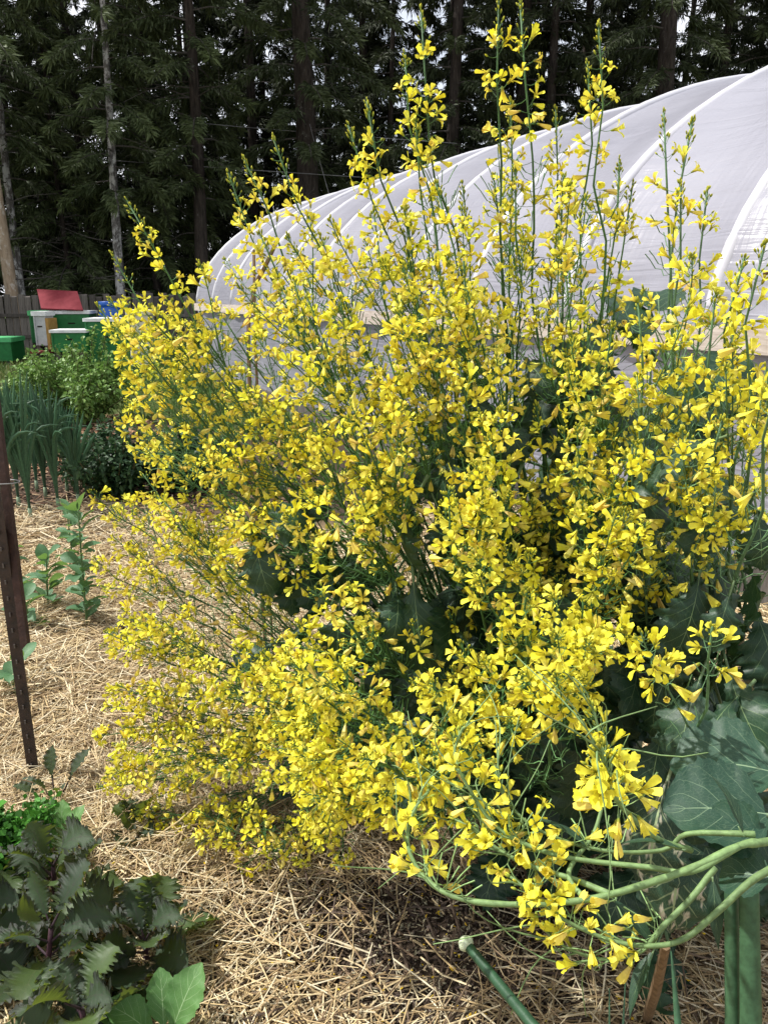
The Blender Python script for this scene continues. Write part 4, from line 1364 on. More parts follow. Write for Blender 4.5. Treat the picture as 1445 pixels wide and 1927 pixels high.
# ---- plant D: stalks arching in from the right edge, low and near
D_ = Plant('flowering_kale', 'pale arching kale stalks reaching in from the lower right edge', (1.02, 0.98, 0.0), (0.150, 0.235, 0.090), 24, 1.18)


def pix(path):
    return np.array([at(u, v, d) for u, v, d in path])


crown = at(1560, 1560, 0.98)
trunkP = spline([D_.base, D_.base + [0.0, 0.01, 0.3], (D_.base + crown) / 2 + [0.03, 0, 0.12], crown], 20)
s0 = D_.stem(trunkP, 0.017, 0.011, 8)
paths = [
    ([(1560, 1560, 0.98), (1445, 1584, 0.95), (1390, 1592, 0.94), (1290, 1638, 0.93), (1120, 1690, 0.92), (960, 1702, 0.93), (850, 1686, 0.95), (790, 1640, 0.98), (766, 1580, 1.0), (782, 1520, 1.02), (806, 1490, 1.04)], 0.0054, 0.0020, dict(nopen=9, nwilt=6, npod=10, length=0.16, nbud=14)),
    ([(1390, 1592, 0.94), (1300, 1640, 0.93), (1220, 1632, 0.95), (1050, 1610, 0.98), (940, 1560, 1.0), (880, 1480, 1.02), (855, 1420, 1.05), (870, 1370, 1.08)], 0.0044, 0.0017, dict(nopen=8, nwilt=8, npod=12, length=0.22, nbud=12)),
    ([(1420, 1570, 0.95), (1370, 1568, 0.96), (1290, 1570, 0.99), (1245, 1600, 1.0), (1130, 1600, 1.0), (1010, 1560, 1.0), (950, 1500, 1.02), (930, 1440, 1.04)], 0.0042, 0.0015, dict(nopen=8, nwilt=10, npod=10, length=0.20, nbud=12)),
    ([(1460, 1630, 0.92), (1410, 1660, 0.91), (1350, 1715, 0.90), (1290, 1765, 0.90), (1230, 1780, 0.90), (1150, 1770, 0.91), (1060, 1730, 0.92), (1000, 1680, 0.94), (960, 1650, 0.96)], 0.0048, 0.0017, dict(nopen=12, nwilt=12, npod=3, length=0.14, nbud=12)),
    ([(1345, 1632, 0.93), (1300, 1690, 0.92), (1245, 1745, 0.91), (1222, 1775, 0.91), (1195, 1795, 0.91), (1130, 1805, 0.92), (1060, 1780, 0.94), (1010, 1735, 0.96)], 0.0042, 0.0015, dict(nopen=3, nwilt=4, npod=8, length=0.20, nbud=6)),
    ([(1150, 1684, 0.92), (1080, 1655, 0.95), (1000, 1630, 0.98), (940, 1600, 1.0), (890, 1560, 1.02), (850, 1540, 1.04)], 0.0042, 0.0016, dict(nopen=16, nwilt=16, npod=2, length=0.15, nbud=14)),
    ([(1300, 1600, 1.0), (1240, 1580, 0.98), (1190, 1540, 0.92), (1150, 1490, 0.86), (1135, 1430, 0.84), (1130, 1405, 0.835)], 0.0042, 0.0018, dict(nopen=19, nwilt=13, npod=2, length=0.115, nbud=30, budlen=0.035)),
    ([(1100, 1694, 0.92), (1070, 1640, 0.96), (1120, 1560, 1.02), (1140, 1450, 1.06), (1120, 1350, 1.08), (1112, 1330, 1.09)], 0.0036, 0.0015, dict(nopen=4, nwilt=4, npod=4, length=0.12, nbud=16)),
]
for P_, ra, rb_, rc in paths:
    P = spline(pix(P_), 40)
    si = D_.stem(P, ra, rb_, 7)
    D_.raceme(si, P, **rc)
    # wiry side tendrils carrying young pods
    for q in range(7):
        k = int(D_.r.integers(len(P) // 2, len(P) - 2))
        tg = nrm(P[min(k + 1, len(P) - 1)] - P[k])
        e = P[k] + nrm(tg + D_.r.normal(0, 0.7, 3)) * D_.r.uniform(0.06, 0.16)
        c = P[k] + tg * 0.05 + D_.r.normal(0, 0.015, 3)
        Pb = bez(P[k], c, (c + e) / 2 + D_.r.normal(0, 0.02, 3), e, 8)
        D_.branch(si, Pb, 0.0013, 0.0006)
for (u, v, d) in ((1190, 1740, 0.90), (1215, 1785, 0.90), (1160, 1690, 0.91), (1240, 1722, 0.9)):
    p = at(u, v, d)
    si = len(D_.stems) - 5
    D_.pedicels(si, np.array([p]), np.array([p + [-0.012, -0.01, 0.004]]), 0.0009, 0.1)
    D_.fl.append(('open' if v > 1750 else 'wilt', 1, p + [-0.012, -0.01, 0.004], nrm(np.array([-0.7, -0.3, 0.3])), 0.9, 0.4))
D_.finish(300)

# ------------------------------------------------------------------ leaves of the kale plants
kale_leaf_me = []
for q in range(5):
    g = leaf_geo(0.30, 0.19, KALE, petiole=0.08, bend=0.9 + 0.25 * q, cup=-0.25, ruffle=0.040, rfreq=3.1 + 0.8 * q, serr=0.16, sfreq=6.3, nx=13, ny=40, frill=0.014, pcol=(0.2, 0.3, 0.15), seed=q, prad=0.005)
    kale_leaf_me.append(g.mesh('leaf', MAT['kale_leaf'], True))
round_leaf_me = []
for q in range(3):
    g = leaf_geo(0.20, 0.20, ROUND, petiole=0.09, bend=0.5 + 0.3 * q, cup=0.28, ruffle=0.022, rfreq=2.6, serr=0.03, sfreq=9, nx=17, ny=36, frill=0.006, pcol=(0.2, 0.32, 0.16), seed=20 + q, prad=0.005)
    round_leaf_me.append(g.mesh('leaf', MAT['round_leaf'], True))
var_leaf_me = []
for q in range(2):
    g = leaf_geo(0.26, 0.17, KALE, petiole=0.06, bend=1.1, cup=-0.2, ruffle=0.035, rfreq=5, serr=0.16, sfreq=8, nx=11, ny=26, pcol=(0.3, 0.36, 0.2), seed=30 + q)
    var_leaf_me.append(g.mesh('leaf', MAT['variegated_leaf'], True))
small_leaf_me = []
for q in range(3):
    g = leaf_geo(0.085, 0.020, LANCE, petiole=0.006, bend=0.7, cup=0.3, ruffle=0.01, rfreq=2, nx=5, ny=9, seed=40 + q, prad=0.0012)
    small_leaf_me.append(g.mesh('leaf', MAT['kale_leaf'], True))

# shaded foliage deep inside the bushes
for k in range(64):
    a = A.r.uniform(0, 6.28); rr = A.r.uniform(0.03, 0.22); z = A.r.uniform(0.10, 0.75)
    place_leaf(kale_leaf_me[k % 5], A.root, (rr * math.cos(a), rr * math.sin(a) * 0.9 + 0.05, z), a + A.r.normal(0, 0.5), A.r.uniform(-0.6, 0.7), A.r.normal(0, 0.4), scale=A.r.uniform(0.5, 0.85))
for k in range(22):
    a = B.r.uniform(0, 6.28); rr = B.r.uniform(0.05, 0.35)
    place_leaf(kale_leaf_me[k % 5], B.root, (rr * math.cos(a), rr * math.sin(a), B.r.uniform(0.06, 0.4)), a, B.r.uniform(-0.4, 0.6), B.r.normal(0, 0.4), scale=B.r.uniform(0.5, 0.8))
for k in range(40):
    a = Cc.r.uniform(0, 6.28); rr = Cc.r.uniform(0.02, 0.16)
    me = var_leaf_me[k % 2] if k % 12 == 0 else kale_leaf_me[k % 5]
    place_leaf(me, Cc.root, (rr * math.cos(a), rr * math.sin(a) + 0.05, Cc.r.uniform(0.10, 0.72)), a + Cc.r.normal(0, 0.4), Cc.r.uniform(-0.7, 0.5), Cc.r.normal(0, 0.4), scale=Cc.r.uniform(0.55, 0.95))
def stem_leaves(pl, poly, n, meshes, sc, seed, dmin=0.0):
    """Leaves rooted on the stems wherever those cross the picture polygon."""
    r = np.random.default_rng(seed)
    pts = np.concatenate([P[2:-4] for P, R in pl.stems]); u, v, d = project(pts)
    ok = np.array([in_poly((a_, b_), poly) for a_, b_ in zip(u, v)]) & (d > dmin)
    pts = pts[ok]
    if len(pts) == 0: return
    for q in r.choice(len(pts), min(n, len(pts)), replace=False):
        out = pts[q] - pl.base
        yaw = math.atan2(out[1], out[0]) + r.normal(0, 0.7) if r.uniform() < 0.35 else -1.6 + r.normal(0, 0.8)
        place_leaf(meshes[int(r.integers(0, len(meshes)))], pl.root, out, yaw, r.uniform(-1.25, 0.1), r.normal(0, 0.5), scale=sc * r.uniform(0.55, 1.15))


hollow = [(520, 930), (700, 880), (900, 960), (1000, 1100), (1060, 1250), (1000, 1420), (840, 1440), (700, 1380), (600, 1250), (520, 1080)]
hollow0 = [(430, 940), (600, 880), (900, 930), (1000, 1100), (1060, 1250), (1000, 1440), (840, 1470), (680, 1400), (560, 1250), (450, 1080)]
stem_leaves(A, hollow0, 150, kale_leaf_me, 0.66, 5, 1.55)
stem_leaves(B, hollow0, 40, kale_leaf_me, 0.6, 8, 1.8)
hollow2 = [(1000, 900), (1150, 860), (1260, 960), (1445, 1050), (1445, 1420), (1300, 1560), (1120, 1500), (1060, 1300)]
stem_leaves(Cc, hollow2, 60, kale_leaf_me, 0.62, 6, 1.3)
stem_leaves(A, hollow2, 60, kale_leaf_me, 0.7, 7, 1.5)
mid_right = [(760, 700), (900, 620), (1180, 560), (1250, 760), (1240, 1080), (1000, 1080), (800, 960)]
stem_leaves(A, mid_right, 80, kale_leaf_me, 0.62, 9, 1.5)
stem_leaves(Cc, [(1180, 640), (1445, 640), (1445, 1150), (1200, 1150)], 26, kale_leaf_me, 0.55, 10, 1.15)
# leaves that show singly
def leaf_px(me, plant, u, v, d, yaw, pitch, roll=0.0, scale=1.0):
    return place_leaf(me, plant.root, at(u, v, d) - plant.base, yaw, pitch, roll, scale=scale)


for (u, v, d, yw, pt, rl, sc) in ((1400, 1130, 1.4, 2.6, -0.3, 0.3, 0.8), (1330, 1240, 1.35, -2.2, -0.5, 0.1, 0.8), (1420, 1280, 1.3, -2.6, -0.4, 0.3, 0.8), (1250, 1330, 1.4, -2.0, -0.6, -0.2, 0.8), (1380, 1380, 1.3, -1.7, -0.7, 0.1, 0.75)):
    leaf_px(kale_leaf_me[int(u) % 5], Cc, u, v, d, yw, pt, rl, sc * 0.7)
leaf_px(var_leaf_me[0], Cc, 1270, 1420, 1.35, -2.2, -0.7, 0.2, 0.8)
leaf_px(var_leaf_me[1], Cc, 1290, 1520, 1.3, -2.0, -0.9, 0.0, 0.7)
leaf_px(round_leaf_me[0], D_, 1525, 1545, 1.03, 3.05, 0.12, -0.35, 0.66)
leaf_px(round_leaf_me[1], D_, 1540, 1475, 1.12, 2.9, 0.15, -0.30, 0.72)
leaf_px(round_leaf_me[2], D_, 1480, 1590, 1.0, 2.9, 0.2, -0.8, 0.36)
leaf_px(round_leaf_me[1], D_, 1500, 1660, 0.95, 2.6, -0.2, -0.5, 0.34)
for (u, v, d, yw, pt) in ((1290, 1600, 0.97, 2.9, 0.2), (1340, 1650, 0.92, -1.7, -0.9), (1230, 1785, 0.90, -2.4, -0.6), (1150, 1690, 0.93, -0.6, -0.5), (1110, 1600, 0.99, 2.6, 0.5), (1400, 1575, 0.95, 1.9, 0.9)):
    leaf_px(small_leaf_me[int(u) % 3], D_, u, v, d, yw, pt, 0.3, 0.9)
for pl_, nn in ((A, 120), (B, 50), (Cc, 34)):
    for k in range(nn):
        P, R = pl_.stems[int(pl_.r.integers(0, len(pl_.stems)))]
        q = P[int(pl_.r.integers(5, int(len(P) * 0.8)))]
        place_leaf(small_leaf_me[k % 3], pl_.root, q - pl_.base, pl_.r.uniform(0, 6.28), pl_.r.uniform(0.0, 0.9), pl_.r.normal(0, 0.4), scale=pl_.r.uniform(0.5, 1.2))

# tall collard behind, its round leaves showing between the flower stalks
col_base = at(1245, 900, 2.35); col_base[2] = 0
collard = thing('collard_plant', 'dark round leaved collard standing between the flowers and the hoop house', 'collard', col_base)
G = Geo(); G.add(*tube(spline([[0, 0, -0.02], [0.02, 0.02, 0.5], [-0.02, 0.0, 1.0], [0, 0, 1.36]], 16), np.linspace(0.018, 0.010, 16 // 3 * 3), 8), (0.10, 0.13, 0.07)); G.build('stem', MAT['stem'], collard, smooth=True)
col_me = []
for q in range(3):
    g = leaf_geo(0.26, 0.27, ROUND, petiole=0.08, bend=0.7 + 0.3 * q, cup=0.15, ruffle=0.022, rfreq=3, serr=0.03, nx=13, ny=20, pcol=(0.2, 0.32, 0.16), seed=60 + q, prad=0.005)
    col_me.append(g.mesh('leaf', MAT['kale_leaf'], True))
for k, (u, v, d, yw, pt, rl, sc) in enumerate([(1200, 680, 2.32, 1.9, 1.15, 0.2, 0.72), (1250, 660, 2.2, -1.2, -0.5, 0.2, 0.85), (1290, 640, 2.2, -0.9, -0.6, 0.2, 0.85), (1270, 730, 2.2, -1.6, -0.8, 0.0, 0.85), (1210, 720, 2.25, -2.2, -0.7, -0.2, 0.8),
                                              (1330, 700, 2.25, -0.6, -0.5, 0.3, 0.8), (1150, 690, 2.3, -2.4, -0.6, -0.1, 0.75), (1250, 840, 2.2, -1.8, -0.9, 0.1, 0.85), (1170, 900, 2.2, -2.2, -0.8, 0.2, 0.85), (1300, 860, 2.25, -1.0, -0.8, 0.2, 0.8), (1110, 820, 2.25, -2.3, -0.8, 0.0, 0.75),
                                              (1240, 610, 2.35, 1.4, 0.9, 0.0, 0.6), (1200, 1000, 2.2, -1.7, -0.9, 0.0, 0.8), (1290, 980, 2.2, -1.3, -0.9, 0.0, 0.8)]):
    place_leaf(col_me[k % 3], collard, at(u, v, d) - col_base, yw, pt, rl, scale=sc)

# ------------------------------------------------------------------ purple kales, chard, parsley, cabbage seedling at lower left
purple_me = []
for q in range(7):
    g = leaf_geo(0.19, 0.135 + 0.014 * (q % 3), PURP, petiole=0.06, bend=0.1 + 0.2 * q, cup=0.30, ruffle=0.034, rfreq=1.7 + 0.45 * q, serr=0.20, sfreq=3.3 + 0.7 * q, nx=19, ny=90, pcol=(0.06, 0.022, 0.04), seed=70 + q, prad=0.0045, twist=0.35 * (q - 3), frill=0.030)
    purple_me.append(g.mesh('leaf', MAT['purple_leaf' if q % 5 < 3 else 'olive_leaf'], True))


def rosette(name, label, cat, base, stem_h, meshes, n, scale, pitch=(0.3, 1.2), seed=0, group=None, stem_mat='stem', stem_col=(0.05, 0.022, 0.03), lean=(0, 0), stem_r=0.008):
    r = np.random.default_rng(seed)
    root = thing(name, label, cat, base, 0, group)
    P = np.array([[0, 0, -0.02], [lean[0] * 0.3, lean[1] * 0.3, stem_h * 0.5], [lean[0], lean[1], stem_h]])
    P = spline(P, 8)
    G = Geo(); G.add(*tube(P, np.linspace(stem_r, stem_r * 0.7, len(P)), 7), stem_col); G.build('stem', MAT[stem_mat], root, smooth=True)
    for k in range(n):
        f = (k + 0.5) / n
        c = P[min(len(P) - 1, int(len(P) * (0.25 + 0.75 * f)))]
        place_leaf(meshes[k % len(meshes)], root, c, k * 2.399 + r.normal(0, 0.25), pitch[0] + (pitch[1] - pitch[0]) * f + r.normal(0, 0.12), r.normal(0, 0.35), scale=scale * r.uniform(0.75, 1.1) * (1.0 - 0.25 * f))
    return root


pk = 'purple kale plants'
rosette('purple_kale', 'largest purple kale, ragged dark leaves at the lower left corner', 'kale', on_ground(95, 1905), 0.22, purple_me, 17, 0.80, (-0.1, 1.1), 1, pk, lean=(0.02, 0.02))
rosette('purple_kale', 'purple kale with olive leaves beside the green parsley', 'kale', on_ground(112, 1765), 0.22, purple_me, 16, 0.80, (0.0, 1.15), 2, pk, lean=(0.01, 0.0))
rosette('purple_kale', 'small purple kale standing alone on straw left of the soil patch', 'kale', on_ground(280, 1835), 0.10, purple_me, 15, 0.78, (0.1, 1.2), 3, pk)
rosette('purple_kale', 'dark young purple kale half hidden by low yellow flowers', 'kale', on_ground(265, 1590), 0.06, purple_me, 9, 0.55, (0.5, 1.2), 4, pk)
rosette('purple_kale', 'shaded purple kale cut by the left edge at the bottom', 'kale', on_ground(-25, 1840), 0.20, purple_me, 18, 0.85, (0.0, 1.1), 6, pk)
rosette('purple_kale', 'purple kale clipped by the bottom edge below the ragged one', 'kale', on_ground(170, 2010), 0.16, purple_me, 14, 0.8, (0.0, 1.1), 7, pk)
beet_me = []
for q in range(3):
    g = leaf_geo(0.13, 0.060, KALE, petiole=0.11, bend=0.5 + 0.3 * q, cup=0.3, ruffle=0.03, rfreq=6, serr=0.15, sfreq=9, nx=9, ny=26, pcol=(0.10, 0.012, 0.035), seed=80 + q, prad=0.0035)
    beet_me.append(g.mesh('leaf', MAT['purple_leaf'], True))
rosette('beet_plant', 'beet with dark red stems at the foot of the metal post', 'beet', on_ground(105, 1525), 0.02, beet_me, 8, 0.95, (0.4, 1.35), 5)
green_me = []
for q in range(3):
    g = leaf_geo(0.15, 0.095, OVAL, petiole=0.05, bend=0.5 + 0.25 * q, cup=0.25, ruffle=0.02, rfreq=4, serr=0.07, sfreq=8, nx=11, ny=22, pcol=(0.2, 0.35, 0.14), seed=84 + q, prad=0.004)
    green_me.append(g.mesh('leaf', MAT['seedling_leaf'], True))
rosette('green_kale', 'mid green kale leaves behind the purple kales near the post', 'kale', on_ground(125, 1640), 0.10, green_me, 7, 0.85, (0.4, 1.2), 8, stem_col=(0.12, 0.2, 0.08))
rosette('cabbage_seedling', 'light green cabbage seedling with veined leaves at the bottom edge', 'cabbage', on_ground(312, 1990), 0.04, green_me, 8, 1.0, (0.35, 1.15), 9, stem_col=(0.2, 0.32, 0.14))

# parsley: feathery tufts
par = thing('parsley_plant', 'feathery bright green parsley at the left edge', 'parsley', on_ground(18, 1660))
r = np.random.default_rng(5)
Gs, Gl = Geo(), Geo()
for q in range(34):
    a = r.uniform(0, 6.28); l_ = r.uniform(0.16, 0.30); out = r.uniform(0.02, 0.17)
    e = np.array([out * math.cos(a), out * math.sin(a), l_ * r.uniform(0.5, 1.0)])
    P = bez(np.zeros(3), np.array([0, 0, l_ * 0.5]), e * 0.8 + [0, 0, 0.04], e, 8)
    Gs.add(*tube(P, np.linspace(0.0018, 0.0008, 8), 4), (0.07, 0.18, 0.03))
    m = 170
    f = r.uniform(0.45, 1.0, m)
    bp = np.stack([np.interp(f, np.linspace(0, 1, 8), P[:, k]) for k in range(3)], -1) + r.normal(0, 0.018, (m, 3)) * (0.6 + f[:, None] * 0.6)
    d = nrm(r.normal(0, 1, (m, 3)) + [0, 0, 0.3]); s_ = nrm(np.cross(d, r.normal(0, 1, (m, 3))))
    ln = r.uniform(0.010, 0.024, (m, 1))
    V = np.stack([bp, bp + d * ln * 0.6 - s_ * ln * 0.45, bp + d * ln, bp + d * ln * 0.6 + s_ * ln * 0.45], 1).reshape(-1, 3)
    Gl.add(V, np.arange(4 * m).reshape(-1, 4), np.repeat(np.array([0.06, 0.20, 0.025]) * r.uniform(0.6, 1.6, (m, 1)), 4, 0))
Gs.build('stems', MAT['stem'], par); Gl.build('foliage', MAT['foliage'], par)

# ------------------------------------------------------------------ broad beans on the straw
bean_me = []
for q in range(3):
    g = leaf_geo(0.090, 0.056, OVAL, petiole=0.012, bend=0.4 + 0.3 * q, cup=0.25, ruffle=0.008, rfreq=2, nx=5, ny=9, pcol=(0.12, 0.22, 0.1), seed=90 + q, prad=0.0015)
    bean_me.append(g.mesh('leaf', MAT['bean_leaf'], True))


def bean(label, u, v, vtop, seed, n):
    b = on_ground(u, v); b[2] = float(hgt(b[0], b[1]))
    r = np.random.default_rng(seed)
    top = at_y(u, vtop, b[1])[2]
    root = thing('bean_plant', label, 'bean plant', b, 0, 'broad beans on the straw')
    lean = r.normal(0, 0.03, 2)
    P = spline([[0, 0, -0.02], [lean[0] * .4, lean[1] * .4, top * 0.5], [lean[0], lean[1], top]], 10)
    G = Geo(); G.add(*tube(P, np.linspace(0.006, 0.0035, len(P)), 5), (0.10, 0.17, 0.06)); G.build('stem', MAT['stem'], root, smooth=True)
    for k in range(n):
        f = 0.12 + 0.88 * (k // 2 + 0.5) / (n / 2)
        c = np.array([np.interp(f, np.linspace(0, 1, len(P)), P[:, j]) for j in range(3)])
        place_leaf(bean_me[k % 3], root, c, (k // 2) * 1.9 + (k % 2) * 1.4 + r.normal(0, 0.3), r.uniform(0.1, 0.9) + (0.4 if f > 0.85 else 0), r.normal(0, 0.4), scale=r.uniform(0.8, 1.25))


bean('tallest leafy broad bean at the bush edge', 165, 1185, 960, 1, 40)
bean('broad bean plant behind the tallest one', 140, 1075, 945, 2, 18)
bean('medium broad bean left of the tallest one', 92, 1150, 1040, 3, 20)
bean('short broad bean beside the leaning rusty stake', 60, 1190, 1095, 4, 14)
bean('broad bean partly behind the dark metal post', 32, 1120, 950, 5, 18)
bean('tiny bean seedling on straw left of the post', 22, 1320, 1265, 6, 8)

# ------------------------------------------------------------------ leeks
def strap(P, w0, w1, fold=0.5, col=(0.04, 0.10, 0.06), k=None):
    """Folded strap leaf along the polyline P."""
    P = np.asarray(P); n = len(P)
    T, N, B = frames(P)
    f = np.linspace(0, 1, n)
    w = np.interp(f, [0, 0.3, 0.8, 1], [w0, (w0 + w1) / 1.9, w1, 0.001])[:, None]
    side = nrm(np.cross(T, np.array([0.2, 1.0, 0.1])))
    nor = np.cross(side, T)
    V = np.stack([P - side * w, P - side * w * 0.5 - nor * w * fold * 0.7, P - nor * w * fold, P + side * w * 0.5 - nor * w * fold * 0.7, P + side * w], 1).reshape(-1, 3)
    return V, grid_faces(5, n), np.repeat(np.array(col)[None] * (0.8 + 0.5 * f[:, None]), 5, 0)


def leek(label, base, H, n, seed, spread=0.35, group='leeks in the bed by the straw', w=0.016, stalk=0.18, col=(0.034, 0.090, 0.042), r0=0.014):
    r = np.random.default_rng(seed)
    root = thing('leek', label, 'leek', base, 0, group)
    G = Geo(); G.add(*tube(np.array([[0, 0, -0.02], [0, 0, stalk * 0.5], [0, 0, stalk]]), [r0, r0 * 0.95, r0 * 0.85], 8), (0.22, 0.30, 0.18)); G.build('shank', MAT['strap'], root, smooth=True)
    for k in range(n):
        a = k * math.pi + r.normal(0, 0.5); hh = H * r.uniform(0.7, 1.05); out = spread * r.uniform(0.15, 1.0) * (0.4 + 0.6 * (1 - k / n))
        e = np.array([out * math.cos(a), out * math.sin(a) * 0.7, hh])
        P = bez(np.array([0, 0, stalk * 0.6 + 0.02 * k]), np.array([0, 0, stalk + hh * 0.3]), e * [0.6, 0.6, 0.8], e, 12)
        if r.uniform() < 0.25:
            P[-4:] += np.array([math.cos(a), math.sin(a), -1.0]) * np.array([0.02, 0.05, 0.10, 0.17])[:, None] * 0.8
        G = Geo(); G.add(*strap(P, w * 0.9, w, 0.6, np.array(col) * r.uniform(0.75, 1.35))); G.build('leaf', MAT['strap'], root, smooth=True)
    return root


for k, (u, v, vt, lb) in enumerate([
    (150, 958, 790, 'outermost leek with short spreading leaves beside the dark bush'), (112, 965, 740, 'leek with tall upright leaves in the middle of the row'), (88, 940, 735, 'tall leek behind the middle of the row'),
    (60, 985, 725, 'leek leaning over the soil in the leek row'), (38, 960, 730, 'leek near the left edge with many leaves'), (15, 990, 735, 'leek clipped by the left edge'),
    (-10, 965, 740, 'leek mostly hidden behind the post'), (70, 915, 725, 'tall leek at the back of the row below the shrub'), (20, 920, 728, 'back leek nearest the left edge'), (128, 925, 760, 'rear leek next to the wood chip path')]):
    b = on_ground(u, v); b[2] = float(hgt(b[0], b[1]))
    leek(lb, b, at_y(u, vt, b[1])[2] * 1.05, 30, 200 + k, 0.22, w=0.0125, r0=0.016, stalk=0.10)
# near leeks at lower right
lk = thing('leek', 'thick green leek stalks standing upright at the lower right', 'leek', (at(1395, 1927, 1.05)[0], at(1395, 1927, 1.05)[1], 0), 0, 'near leeks')
for (u, d, rr, vt, sh) in ((1412, 1.06, 0.019, 1590, 6), (1378, 1.09, 0.014, 1600, -4)):
    p1, p0 = at(u, 1927, d), at(u - 4, vt, d + 0.0)
    dirv = nrm(p1 - p0); bot = p1 + dirv * (p1[2] / -dirv[2])
    b0 = np.array(lk.location)
    P = np.linspace(bot, p0, 12) - b0
    G = Geo(); G.add(*tube(P, np.linspace(rr * 1.1, rr * 0.62, 12), 14), (0.052, 0.125, 0.060)); G.build('stalk', MAT['strap'], lk, smooth=True)
# bolting leek scape with bud in the foreground
p1, p0 = at(1000, 1927, 0.92), at(880, 1780, 1.0)
dv = nrm(p1 - p0)
low = p1 + dv * 0.12
bs = np.array([low[0] + 0.10, low[1] - 0.05, 0.0])
sc_ = thing('leek_scape', 'dark green leek flower stalk with round pale bud at the bottom', 'leek', bs)
P = spline([np.zeros(3), np.array([0, 0, 0.35]), low - bs, p1 - bs, p0 - bs], 24)
G = Geo(); G.add(*tube(P, np.linspace(0.009, 0.0062, len(P)), 10), (0.030, 0.085, 0.040)); G.build('stalk', MAT['strap'], sc_, smooth=True)
kk = 12; a = np.arange(kk) * 2 * math.pi / kk
prof = [(0.2, 0.0), (0.8, 0.25), (1.0, 0.6), (0.95, 1.0), (0.7, 1.35), (0.3, 1.6), (0.02, 1.7)]
V = np.concatenate([np.stack([r_ * np.cos(a), r_ * np.sin(a), np.full(kk, z)], -1) for r_, z in prof]) * 0.0105
M = basis(np.array([-dv]))[0]
i = np.arange(len(prof) - 1)[:, None] * kk; j = np.arange(kk)[None]; j2 = (j + 1) % kk
G = Geo(); G.add(V @ M.T + (p0 - bs) + dv * 0.004, np.stack([i + j, i + j2, i + kk + j2, i + kk + j], -1).reshape(-1, 4)); G.build('bud', MAT['leek_head'], sc_, smooth=True)
# slim leaf and small shoots
def blade_thing(label, u0, v0, u1, v1, d, w, name='leek_leaf', rr=(0.04, 0.10, 0.05)):
    p1, p0 = at(u0, v0, d), at(u1, v1, d + 0.03)
    dv = nrm(p1 - p0); bot = p1 + dv * max(0, p1[2] / max(-dv[2], 0.2))
    root = thing(name, label, 'leek', (bot[0], bot[1], 0), 0, 'leek shoots at the lower right')
    P = np.linspace(bot, p0, 10) - np.array(root.location)
    G = Geo(); G.add(*strap(P, w, w * 0.8, 0.7, rr)); G.build('leaf', MAT['strap'], root, smooth=True)


blade_thing('slim leek leaf just right of the wooden stake', 1275, 1927, 1262, 1790, 1.12, 0.010)
blade_thing('short upright green shoot left of the wooden stake', 1172, 1927, 1176, 1850, 1.3, 0.004)
blade_thing('shortest thin green shoot on the straw at the bottom', 1146, 1927, 1146, 1860, 1.3, 0.0035)

# wooden stake
p0, p1 = at(1252, 1780, 1.22), on_ground(1215, 1920)
st = thing('wooden_stake', 'short split wooden stake leaning under the arching stalks', 'stake', (p1[0], p1[1], 0))
P = np.array([p1 + (p1 - p0) * 0.1, (p0 + p1) / 2 + [0.003, 0, 0], p0]) - np.array(st.location)
G = Geo(); G.add(*tube(P, [0.011, 0.0105, 0.007], 6)); G.build('shaft', MAT['stake_wood'], st)

# tall sticks standing in the bush
for lb, pts, rr in (('crooked brown stick standing among the stalks near the greenhouse end', [(470, 720, 2.75), (476, 560, 2.72), (500, 500, 2.68), (524, 448, 2.66)], 0.008), ('thin pale stick upright in the left of the bush', [(484, 720, 2.9), (480, 600, 2.88), (478, 470, 2.86)], 0.006)):
    P = np.array([at(*p) for p in pts]); b = P[0].copy(); b[2] = 0
    P = np.vstack([[b[0] + 0.02, b[1], -0.05], P])
    rt = thing('garden_stick', lb, 'stick', b)
    G = Geo(); G.add(*tube(spline(P - b, 16), rr, 6)); G.build('shaft', MAT['stake_wood'], rt)

